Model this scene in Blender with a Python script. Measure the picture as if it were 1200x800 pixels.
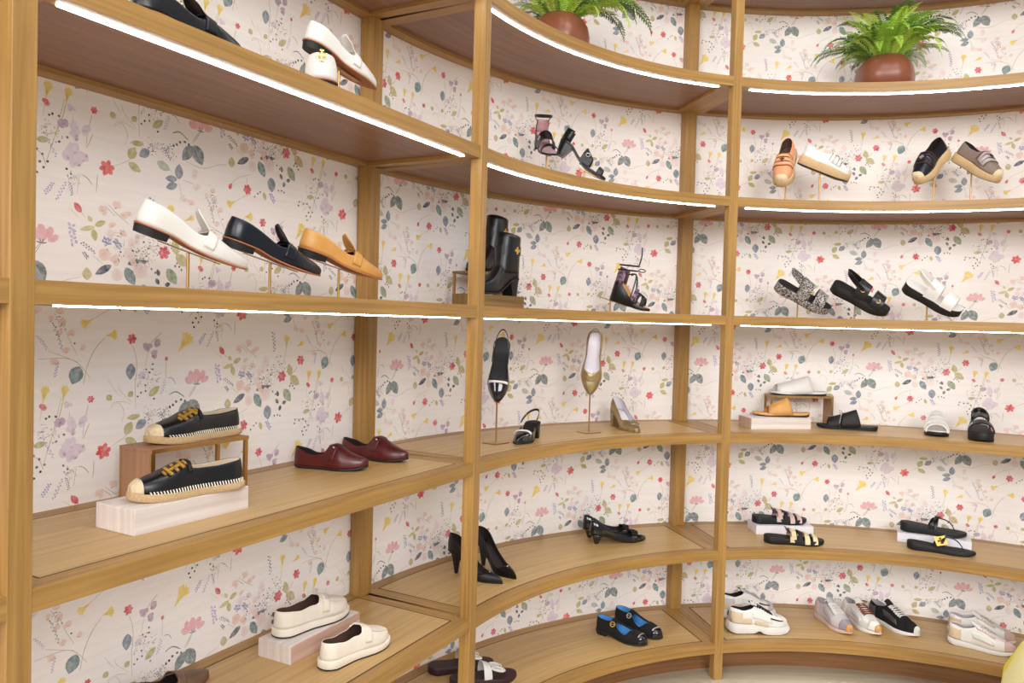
import bpy, bmesh, math, random
from mathutils import Vector, Matrix

for o in list(bpy.data.objects):
    bpy.data.objects.remove(o, do_unlink=True)
SC = bpy.context.scene
COL = SC.collection
PI = math.pi
rnd = random.Random(7)

# ------------------------------------------------------------------ camera, world, lights
HC = 1.4718                                   # eye height above the floor
PITCH, ROLL = 0.026704, 0.026516
cam = bpy.data.cameras.new('camera')
cam.sensor_fit = 'HORIZONTAL'; cam.sensor_width = 36.0; cam.lens = 27.2237
cam.clip_start = 0.02
camo = bpy.data.objects.new('camera', cam); COL.objects.link(camo)
_f = Vector((0, math.cos(PITCH), -math.sin(PITCH))); _u = Vector((0, math.sin(PITCH), math.cos(PITCH))); _x = Vector((1, 0, 0))
_r = _x * math.cos(ROLL) + _u * math.sin(ROLL); _v = _u * math.cos(ROLL) - _x * math.sin(ROLL)
_m = Matrix((_r, _v, -_f)).transposed().to_4x4(); _m.translation = (0, 0, HC)
camo.matrix_world = _m
SC.camera = camo

w = bpy.data.worlds.new('world'); SC.world = w; w.use_nodes = True
w.node_tree.nodes['Background'].inputs[0].default_value = (0.90, 0.95, 1.0, 1)
w.node_tree.nodes['Background'].inputs[1].default_value = 0.44
SC.view_settings.view_transform = 'Standard'; SC.view_settings.look = 'None'
SC.view_settings.gamma = 1.0; SC.view_settings.use_curve_mapping = False
SC.view_settings.exposure = -0.15

def area(name, loc, target, size, power, color):
    l = bpy.data.lights.new(name, 'AREA'); l.shape = 'RECTANGLE'; l.size, l.size_y = size; l.energy = power; l.color = color
    o = bpy.data.objects.new(name, l); COL.objects.link(o); o.location = loc
    o.rotation_euler = (Vector(target) - Vector(loc)).to_track_quat('-Z', 'Y').to_euler()
area('ceiling_light', (-2.6, -3.6, 3.3), (0.4, 2.4, 1.3), (3.2, 2.2), 250, (1, 0.985, 0.975))
area('ceiling_light', (1.6, -3.8, 3.4), (0.9, 2.6, 1.2), (3.0, 2.0), 250, (1, 0.985, 0.975))
area('ceiling_light', (1.2, 0.9, 4.2), (1.1, 1.6, 0.0), (1.6, 1.2), 40, (1, 0.985, 0.975))
LED_POWER = 26.0

# ------------------------------------------------------------------ helpers
def lin(c):
    return tuple(((v / 255) / 12.92 if v / 255 <= 0.04045 else ((v / 255 + 0.055) / 1.055) ** 2.4) for v in c)

def mat(name, rgb, rough=0.5, metal=0.0, var=0.0, vscale=30, bump=0.0, bscale=200, spec=0.5, coat=0.0, stretch=(1, 1, 1), rgb2=None, coords='Object'):
    m = bpy.data.materials.new(name); m.use_nodes = True
    nt = m.node_tree; b = nt.nodes['Principled BSDF']
    c = lin(rgb); b.inputs['Base Color'].default_value = (*c, 1)
    b.inputs['Roughness'].default_value = rough; b.inputs['Metallic'].default_value = metal
    b.inputs['Specular IOR Level'].default_value = spec; b.inputs['Coat Weight'].default_value = coat
    m.diffuse_color = (*c, 1)
    if var or bump or rgb2:
        tc = nt.nodes.new('ShaderNodeTexCoord'); mp = nt.nodes.new('ShaderNodeMapping'); mp.inputs['Scale'].default_value = stretch
        nt.links.new(tc.outputs[coords], mp.inputs[0])
    if var or rgb2:
        n = nt.nodes.new('ShaderNodeTexNoise'); n.inputs['Scale'].default_value = vscale; n.inputs['Detail'].default_value = 4
        nt.links.new(mp.outputs[0], n.inputs['Vector'])
        r = nt.nodes.new('ShaderNodeValToRGB')
        if rgb2:
            d = lin(rgb2)
            r.color_ramp.elements[0].position = 0.42; r.color_ramp.elements[1].position = 0.62
            r.color_ramp.elements[0].color = (*c, 1); r.color_ramp.elements[1].color = (*d, 1)
        else:
            r.color_ramp.elements[0].position = 0.3; r.color_ramp.elements[1].position = 0.7
            r.color_ramp.elements[0].color = (*[v * (1 - var) for v in c], 1); r.color_ramp.elements[1].color = (*[min(1, v * (1 + var)) for v in c], 1)
        nt.links.new(n.outputs[0], r.inputs[0]); nt.links.new(r.outputs[0], b.inputs['Base Color'])
    if bump:
        n2 = nt.nodes.new('ShaderNodeTexNoise'); n2.inputs['Scale'].default_value = bscale; n2.inputs['Detail'].default_value = 3
        nt.links.new(mp.outputs[0], n2.inputs['Vector'])
        bp = nt.nodes.new('ShaderNodeBump'); bp.inputs['Strength'].default_value = bump; bp.inputs['Distance'].default_value = 0.002
        nt.links.new(n2.outputs[0], bp.inputs['Height']); nt.links.new(bp.outputs[0], b.inputs['Normal'])
    return m

def wood(name, dark, light, rough=0.45, gs=1.0):
    """oak: UV u runs along the grain (metres), v across"""
    m = bpy.data.materials.new(name); m.use_nodes = True
    nt = m.node_tree; b = nt.nodes['Principled BSDF']
    tc = nt.nodes.new('ShaderNodeTexCoord'); mp = nt.nodes.new('ShaderNodeMapping'); mp.inputs['Scale'].default_value = (3 * gs, 90 * gs, 1)
    nt.links.new(tc.outputs['UV'], mp.inputs[0])
    n = nt.nodes.new('ShaderNodeTexNoise'); n.inputs['Scale'].default_value = 1.0; n.inputs['Detail'].default_value = 5; n.inputs['Distortion'].default_value = 0.6
    nt.links.new(mp.outputs[0], n.inputs['Vector'])
    n2 = nt.nodes.new('ShaderNodeTexNoise'); n2.inputs['Scale'].default_value = 2.2; n2.inputs['Detail'].default_value = 2
    nt.links.new(tc.outputs['UV'], n2.inputs['Vector'])
    mx = nt.nodes.new('ShaderNodeMath'); mx.operation = 'MULTIPLY_ADD'; mx.inputs[1].default_value = 0.45
    nt.links.new(n2.outputs[0], mx.inputs[0]); nt.links.new(n.outputs[0], mx.inputs[2])
    r = nt.nodes.new('ShaderNodeValToRGB')
    r.color_ramp.elements[0].position = 0.45; r.color_ramp.elements[1].position = 0.95
    r.color_ramp.elements[0].color = (*lin(dark), 1); r.color_ramp.elements[1].color = (*lin(light), 1)
    nt.links.new(mx.outputs[0], r.inputs[0]); nt.links.new(r.outputs[0], b.inputs['Base Color'])
    b.inputs['Roughness'].default_value = rough
    bp = nt.nodes.new('ShaderNodeBump'); bp.inputs['Strength'].default_value = 0.12; bp.inputs['Distance'].default_value = 0.001
    nt.links.new(n.outputs[0], bp.inputs['Height']); nt.links.new(bp.outputs[0], b.inputs['Normal'])
    m.diffuse_color = (*lin(light), 1)
    return m

class MB:
    """mesh builder: collects verts/faces (+uv), builds ONE object"""
    def __init__(s): s.v = []; s.f = []; s.mi = []; s.uv = {}
    def face(s, idx, mi=0, uv=None):
        if uv: s.uv[len(s.f)] = uv
        s.f.append(tuple(idx)); s.mi.append(mi)
    def grid(s, rows, mi=0, flip=False, closed=False):
        """rows: list of equal length point lists"""
        b = len(s.v); n = len(rows[0])
        for r in rows: s.v += [tuple(p) for p in r]
        for i in range(len(rows) - 1):
            for j in range(n if closed else n - 1):
                k = (j + 1) % n
                q = [b + i * n + j, b + i * n + k, b + (i + 1) * n + k, b + (i + 1) * n + j]
                s.face(q[::-1] if flip else q, mi)
        return b
    def cap(s, pts, mi=0, flip=False):
        b = len(s.v); s.v += [tuple(p) for p in pts]
        q = list(range(b, b + len(pts))); s.face(q[::-1] if flip else q, mi)
    def box(s, c, size, M=None, mi=0, grain=0):
        x, y, z = [d / 2 for d in size]; b = len(s.v)
        P = [Vector((sx * x, sy * y, sz * z)) for sz in (-1, 1) for sy in (-1, 1) for sx in (-1, 1)]
        for p in P:
            q = (M @ p if M else p) + Vector(c); s.v.append(tuple(q))
        ax = [(0, 1, 2), (1, 0, 2), (2, 0, 1)][grain]
        for f in ((0, 2, 3, 1), (4, 5, 7, 6), (0, 1, 5, 4), (2, 6, 7, 3), (0, 4, 6, 2), (1, 3, 7, 5)):
            fl = [P[i] for i in f]
            cr = [max(q[a] for q in fl) - min(q[a] for q in fl) for a in range(3)]
            va = ax[1] if cr[ax[1]] > 1e-9 else ax[2]
            ua = ax[0] if cr[ax[0]] > 1e-9 else (ax[2] if va != ax[2] else ax[1])
            o = (b % 97) * 0.137
            s.face([b + i for i in f], mi, [(q[ua] + c[ua] + o, q[va] + o) for q in fl])
    def tube(s, pts, r, n=8, mi=0, caps=True):
        pts = [Vector(p) for p in pts]; rows = []
        up = None
        for i, p in enumerate(pts):
            t = (pts[min(i + 1, len(pts) - 1)] - pts[max(i - 1, 0)]).normalized()
            if up is None: up = Vector((0, 0, 1)) if abs(t.z) < 0.9 else Vector((1, 0, 0))
            a = t.cross(up).normalized(); up = a.cross(t).normalized()
            rr = r[i] if isinstance(r, (list, tuple)) else r
            rows.append([p + (a * math.cos(2 * PI * k / n) + up * math.sin(2 * PI * k / n)) * rr for k in range(n)])
        s.grid(rows, mi, closed=True)
        if caps: s.cap(rows[0], mi); s.cap(rows[-1], mi, True)
    def ribbon(s, pts, wv, hw, th, mi=0, closed=False):
        """strap: centre line pts, width vectors, half width, thickness"""
        n = len(pts); rows = []
        pts = [Vector(p) for p in pts]
        for i, p in enumerate(pts):
            a, c = (pts[(i + 1) % n], pts[(i - 1) % n]) if closed else (pts[min(i + 1, n - 1)], pts[max(i - 1, 0)])
            t = (a - c).normalized(); wd = Vector(wv[i] if isinstance(wv, list) else wv)
            wd = (wd - t * wd.dot(t)).normalized(); nn = t.cross(wd)
            h = hw[i] if isinstance(hw, (list, tuple)) else hw
            rows.append([p - wd * h - nn * th / 2, p + wd * h - nn * th / 2, p + wd * h + nn * th / 2, p - wd * h + nn * th / 2])
        if closed: rows.append(rows[0])
        s.grid(rows, mi, closed=True)
        if not closed: s.cap(rows[0], mi); s.cap(rows[-1], mi, True)
    def torus(s, c, M, R, r, n=20, k=6, mi=0, sx=1.0):
        rows = []
        for i in range(n + 1):
            a = 2 * PI * i / n
            rows.append([Vector(c) + M @ Vector(((R + r * math.cos(2 * PI * j / k)) * math.cos(a) * sx, (R + r * math.cos(2 * PI * j / k)) * math.sin(a), r * math.sin(2 * PI * j / k))) for j in range(k)])
        s.grid(rows, mi, closed=True)
    def lathe(s, prof, n=32, mi=0, c=(0, 0, 0), sq=None):
        rows = []
        for (r, z) in prof:
            rows.append([(c[0] + r * math.cos(2 * PI * k / n), c[1] + r * math.sin(2 * PI * k / n), c[2] + z) for k in range(n)])
        s.grid(rows, mi, closed=True, flip=False)
    def ball(s, c, r, n=8, mi=0):
        rows = []
        for i in range(n // 2 + 1):
            a = -PI / 2 + PI * i / (n // 2)
            rows.append([(c[0] + r * math.cos(a) * math.cos(2 * PI * k / n), c[1] + r * math.cos(a) * math.sin(2 * PI * k / n), c[2] + r * math.sin(a)) for k in range(n)])
        s.grid(rows, mi, closed=True)
    def build(s, name, mats, parent=None, smooth=True, angle=40, merge=0.0, solid=None, recalc=True, uvall=False, bevel=0):
        me = bpy.data.meshes.new(name); me.from_pydata(s.v, [], s.f)
        if not isinstance(mats, (list, tuple)): mats = [mats]
        for m in mats: me.materials.append(m)
        me.polygons.foreach_set('material_index', s.mi)
        if s.uv:
            ul = me.uv_layers.new(name='UVMap')
            for fi, uvs in s.uv.items():
                for li, q in zip(me.polygons[fi].loop_indices, uvs): ul.data[li].uv = q
        if merge or recalc:
            bm = bmesh.new(); bm.from_mesh(me)
            if merge:
                bmesh.ops.remove_doubles(bm, verts=bm.verts, dist=merge)
                bmesh.ops.dissolve_degenerate(bm, edges=bm.edges, dist=1e-6)
            if recalc: bmesh.ops.recalc_face_normals(bm, faces=bm.faces)
            bm.to_mesh(me); bm.free()
        if smooth:
            me.polygons.foreach_set('use_smooth', [True] * len(me.polygons))
            me.set_sharp_from_angle(angle=math.radians(angle))
        me.update()
        o = bpy.data.objects.new(name, me); COL.objects.link(o)
        if parent is not None: o.parent = parent
        if solid:
            md = o.modifiers.new('solid', 'SOLIDIFY'); md.thickness = solid; md.offset = -1; md.material_offset = 1 if len(mats) > 1 else 0
            md.material_offset_rim = 0
        if bevel:
            md = o.modifiers.new('bevel', 'BEVEL'); md.width = bevel; md.segments = 2; md.limit_method = 'ANGLE'
        return o

def tag(o, label=None, cat=None, group=None, kind=None):
    if label: o['label'] = label
    if cat: o['category'] = cat
    if group: o['group'] = group
    if kind: o['kind'] = kind
    return o
def thing(name, label, cat, group=None, M=None):
    o = bpy.data.objects.new(name, None); o.empty_display_size = 0.05; COL.objects.link(o)
    if M is not None: o.matrix_world = M
    return tag(o, label, cat, group)

# ------------------------------------------------------------------ the plan of the shelving (metres, floor z = 0)
CX, CY, RAD = 1.24509, 1.73224, 1.49925          # centre and radius of the curved front
TA = Vector((0.477426, 0.878672, 0)); NA = Vector((-0.878672, 0.477426, 0))   # straight run: along / towards its wall
P2L = Vector((-0.111512, 2.381689, 0))           # front left corner of the post where straight meets curve
UL = -1.33194                                    # straight bay length
PW = 0.0382                                      # post width
DW = 0.46                                        # depth front to wall
TH2, TH3, TH4 = math.radians(62.97), math.radians(13.535), math.radians(-35.9)
HALF = PW / 2 / RAD
LZ = {1: 0.1483, 2: 0.5405, 3: 1.0285, 4: 1.5165, 5: 2.0045, 6: 2.4925, 7: 2.9805}
FT = 0.0385
def ptA(u, w, z=0.0): p = P2L + TA * u + NA * w; return Vector((p.x, p.y, z))
def ptC(th, w, z=0.0): return Vector((CX - (RAD + w) * math.sin(th), CY + (RAD + w) * math.cos(th), z))

# ------------------------------------------------------------------ materials of the room
M_OAK = wood('oak', (144, 106, 52), (182, 140, 78), 0.42)
M_OAKTOP = wood('oak_panel_lit', (174, 138, 84), (202, 166, 110), 0.36, 0.6)  # same oak, lighter: the light on the shelf tops put into the colour
M_UNDER = wood('underside_shade', (122, 86, 68), (152, 112, 90), 0.4, 0.6)  # shade below the shelves put into the colour, darker and redder than the oak
M_INLAY = mat('dark_inlay', (58, 40, 26), 0.6)
M_LED = bpy.data.materials.new('led_light'); M_LED.use_nodes = True
_b = M_LED.node_tree.nodes['Principled BSDF']; _b.inputs['Emission Color'].default_value = (0.93, 0.965, 1.0, 1); _b.inputs['Emission Strength'].default_value = LED_POWER
M_PAPER = mat('wallpaper', (249, 243, 238), 0.75, var=0.03, vscale=6, bump=0.25, bscale=60, stretch=(1, 1, 14), spec=0.2)
M_FLOOR = wood('pale_floor', (180, 166, 140), (206, 194, 170), 0.35, 0.4)
M_PLINTH = wood('plinth_oak', (122, 82, 48), (148, 104, 64), 0.5)

def prism(mb, pt, s0, s1, w0, w1, z0, z1, n=1, grain='s', mi=0):
    """block that follows the run of the shelves between s0..s1 and depth w0..w1"""
    ring = [(w0, z0), (w1, z0), (w1, z1), (w0, z1)]
    per = [0, w1 - w0, w1 - w0 + z1 - z0, 2 * (w1 - w0) + z1 - z0, 2 * (w1 - w0 + z1 - z0)]
    b = len(mb.v); off = rnd.random() * 20
    S = [s0 + (s1 - s0) * i / n for i in range(n + 1)]
    for s in S:
        for (w_, z_) in ring: mb.v.append(tuple(pt(s, w_, z_)))
    for i in range(n):
        for j in range(4):
            k = (j + 1) % 4
            q = [b + i * 4 + j, b + i * 4 + k, b + (i + 1) * 4 + k, b + (i + 1) * 4 + j]
            if grain == 's': uv = [(S[i] + off, per[j] + off), (S[i] + off, per[j + 1] + off), (S[i + 1] + off, per[j + 1] + off), (S[i + 1] + off, per[j] + off)]
            else: uv = [(per[j] + off, S[i] + off), (per[j + 1] + off, S[i] + off), (per[j + 1] + off, S[i + 1] + off), (per[j] + off, S[i + 1] + off)]
            mb.face(q, mi, uv)
    for base, sg in ((b, 1), (b + n * 4, -1)):
        q = [base + j for j in range(4)]
        uv = [(w_ + off, z_) for (w_, z_) in ring]
        mb.face(q[::sg], mi, uv[::sg])

BAY_A = dict(pt=lambda s, w, z: ptA(UL + s, w, z), L=-UL, n=1)
BAY_Z = dict(pt=lambda s, w, z: ptA(UL - PW - 0.9 + s, w, z), L=0.9, n=1)
T0B, T1B = TH2, TH3 + HALF
T0C, T1C = TH3 - HALF, TH4 + HALF
BAY_B = dict(pt=lambda s, w, z: ptC(T0B - s / RAD, w, z), L=(T0B - T1B) * RAD, n=40)
BAY_C = dict(pt=lambda s, w, z: ptC(T0C - s / RAD, w, z), L=(T0C - T1C) * RAD, n=40)
TH5 = TH4 - (TH3 - TH4)
T0D, T1D = TH4 - HALF, TH5 + HALF
BAY_D = dict(pt=lambda s, w, z: ptC(T0D - s / RAD, w, z), L=(T0D - T1D) * RAD, n=40)

unit = thing('shelving_unit', 'curved oak wall shelving with seven lit tiers standing against the floral wallpaper', 'shelving', M=Matrix.Translation((0.4, 2.6, 0)))
unit_inv = unit.matrix_world.inverted()
def upart(mb, name, m, parent=unit, **k):
    # parts are modelled in room coordinates; keep them there under the parent
    o = mb.build(name, m, None, **k); o.parent = parent
    o.matrix_parent_inverse = unit_inv
    return o

RW, BW, ER = 0.040, 0.046, 0.052            # rail widths: front, back, ends
G = 0.0050                                  # open joint round the inset panel
for bay in (BAY_A, BAY_B, BAY_C, BAY_D, BAY_Z):
    pt, L, n = bay['pt'], bay['L'], bay['n']
    for k in range(1, 8):
        z = LZ[k]
        e0 = e1 = PW / 2                    # ends reach the middle of the posts behind them
        mb = MB(); prism(mb, pt, ER - e0 + G, L - ER + e1 - G, RW + G, DW - BW - G, z - 0.020, z, n)
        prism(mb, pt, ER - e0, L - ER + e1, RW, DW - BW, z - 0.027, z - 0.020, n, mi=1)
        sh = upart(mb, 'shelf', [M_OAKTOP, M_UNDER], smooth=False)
        def sub(mbx, nm, m, **kk):
            o = mbx.build(nm, m, None, **kk); o.parent = sh; o.matrix_parent_inverse = (unit.matrix_world @ unit_inv).inverted()
            return o
        mb = MB(); ia, ib, za, zb_ = ER - e0, L - ER + e1, z - .006, z - .0006
        prism(mb, pt, ia, ib, RW, RW + G, za, zb_, n); prism(mb, pt, ia, ib, DW - BW - G, DW - BW, za, zb_, n)
        prism(mb, pt, ia, ia + G, RW + G, DW - BW - G, za, zb_, 1); prism(mb, pt, ib - G, ib, RW + G, DW - BW - G, za, zb_, 1)
        sub(mb, 'inlay', M_INLAY, smooth=False)
        mb = MB(); prism(mb, pt, 0, L, 0, RW, z - FT, z, n); sub(mb, 'front_rail', M_OAK, smooth=False)
        mb = MB(); prism(mb, pt, -e0 + 0.0006, L + e1 - 0.0006, DW - BW, DW, z - FT, z, n); sub(mb, 'back_rail', M_OAK, smooth=False)
        for s0, s1 in ((-e0 + 0.0006, ER - e0), (L - ER + e1, L + e1 - 0.0006)):
            mb = MB(); prism(mb, pt, s0, s1, RW, DW - BW, z - FT, z, 1, 'w'); sub(mb, 'end_rail', M_OAK, smooth=False)
        if k == 1: continue
        mb = MB(); prism(mb, pt, 0.05, L - 0.05, RW - 0.013, RW - 0.003, z - FT - 0.003, z - FT - 0.0001, n); sub(mb, 'led_strip', M_LED, smooth=False)

def post(pt, s0, s1, w0, w1, nm):
    mb = MB(); z1 = 3.05
    off = rnd.random() * 9
    c = [pt(s0, w0, 0), pt(s1, w0, 0), pt(s1, w1, 0), pt(s0, w1, 0)]
    d = [0, abs(s1 - s0), abs(s1 - s0) + w1 - w0, 2 * abs(s1 - s0) + w1 - w0, 2 * (abs(s1 - s0) + w1 - w0)]
    b = len(mb.v)
    for zz in (0, z1):
        for p in c: mb.v.append((p.x, p.y, zz))
    for j in range(4):
        k = (j + 1) % 4
        mb.face([b + j, b + k, b + 4 + k, b + 4 + j], 0, [(off, d[j] + off), (off, d[j + 1] + off), (z1 + off, d[j + 1] + off), (z1 + off, d[j] + off)])
    mb.face([b + 3, b + 2, b + 1, b], 0, [(0, 0), (0, .04), (.04, .04), (.04, 0)]); mb.face([b + 4, b + 5, b + 6, b + 7], 0, [(0, 0), (0, .04), (.04, .04), (.04, 0)])
    upart(mb, nm, M_OAK, smooth=False, bevel=0.0012)
for pt, s in ((BAY_A['pt'], -PW), (BAY_B['pt'], -PW), (BAY_C['pt'], -PW), (BAY_D['pt'], -PW), (BAY_D['pt'], BAY_D['L']), (BAY_Z['pt'], -PW)):
    post(pt, s, s + PW, -0.0012, PW, 'front_post')
    e = 0.002
    post(pt, s - e, s + PW + e, 0.409, DW - 0.0005, 'back_post')
# recessed plinth under the lowest tier
for bay in (BAY_Z, BAY_A, BAY_B, BAY_C, BAY_D):
    mb = MB(); prism(mb, bay['pt'], -PW / 2, bay['L'] + PW / 2, 0.11, 0.13, 0, LZ[1] - FT, bay['n']); upart(mb, 'plinth', M_PLINTH, smooth=False)

# ------------------------------------------------------------------ setting: walls, floor
def strip_wall(name, pt, s0, s1, n, z1=3.2, th=0.1):
    mb = MB(); S = [s0 + (s1 - s0) * i / n for i in range(n + 1)]
    mb.grid([[pt(s, 0, 0) for s in S], [pt(s, 0, z1) for s in S]])
    mb.grid([[pt(s, th, 0) for s in S], [pt(s, th, z1) for s in S]], flip=True)
    mb.grid([[pt(s, 0, z1) for s in S], [pt(s, th, z1) for s in S]])
    o = mb.build(name, M_PAPER, None, smooth=True, recalc=False); return tag(o, 'cream wallpaper printed with loose watercolour flowers', kind='structure')
WLA = 2.4
wallpt_A = lambda s, w, z: ptA(UL - 0.95 + s, DW + w, z)
UA1 = -UL + 0.95 + PW * 0.5                     # straight wall runs to the middle of the corner post
wall_left = strip_wall('wall_left', wallpt_A, 0, UA1, 4)
RWALL = RAD + DW
T0W = TH2 + HALF * 1.1
ARC = (T0W - TH5) * RWALL + 0.05
wallpt_C = lambda s, w, z: ptC(T0W - s / RWALL, DW + w, z)
wall_back = strip_wall('wall_back', wallpt_C, 0, ARC, 250)
mb = MB(); mb.grid([[(-3.2, -3.5, 0), (4.5, -3.5, 0)], [(-3.2, 4.2, 0), (4.5, 4.2, 0)]]); mb.grid([[(-3.2, -3.5, -.1), (4.5, -3.5, -.1)], [(-3.2, 4.2, -.1), (4.5, 4.2, -.1)]], flip=True)
for fi in range(len(mb.f)): mb.uv[fi] = [(0, 0), (7.7, 0), (7.7, 7.7), (0, 7.7)]
tag(mb.build('floor', M_FLOOR, None, smooth=False, recalc=False), 'pale smooth floor in front of the shelving', kind='structure')

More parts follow.
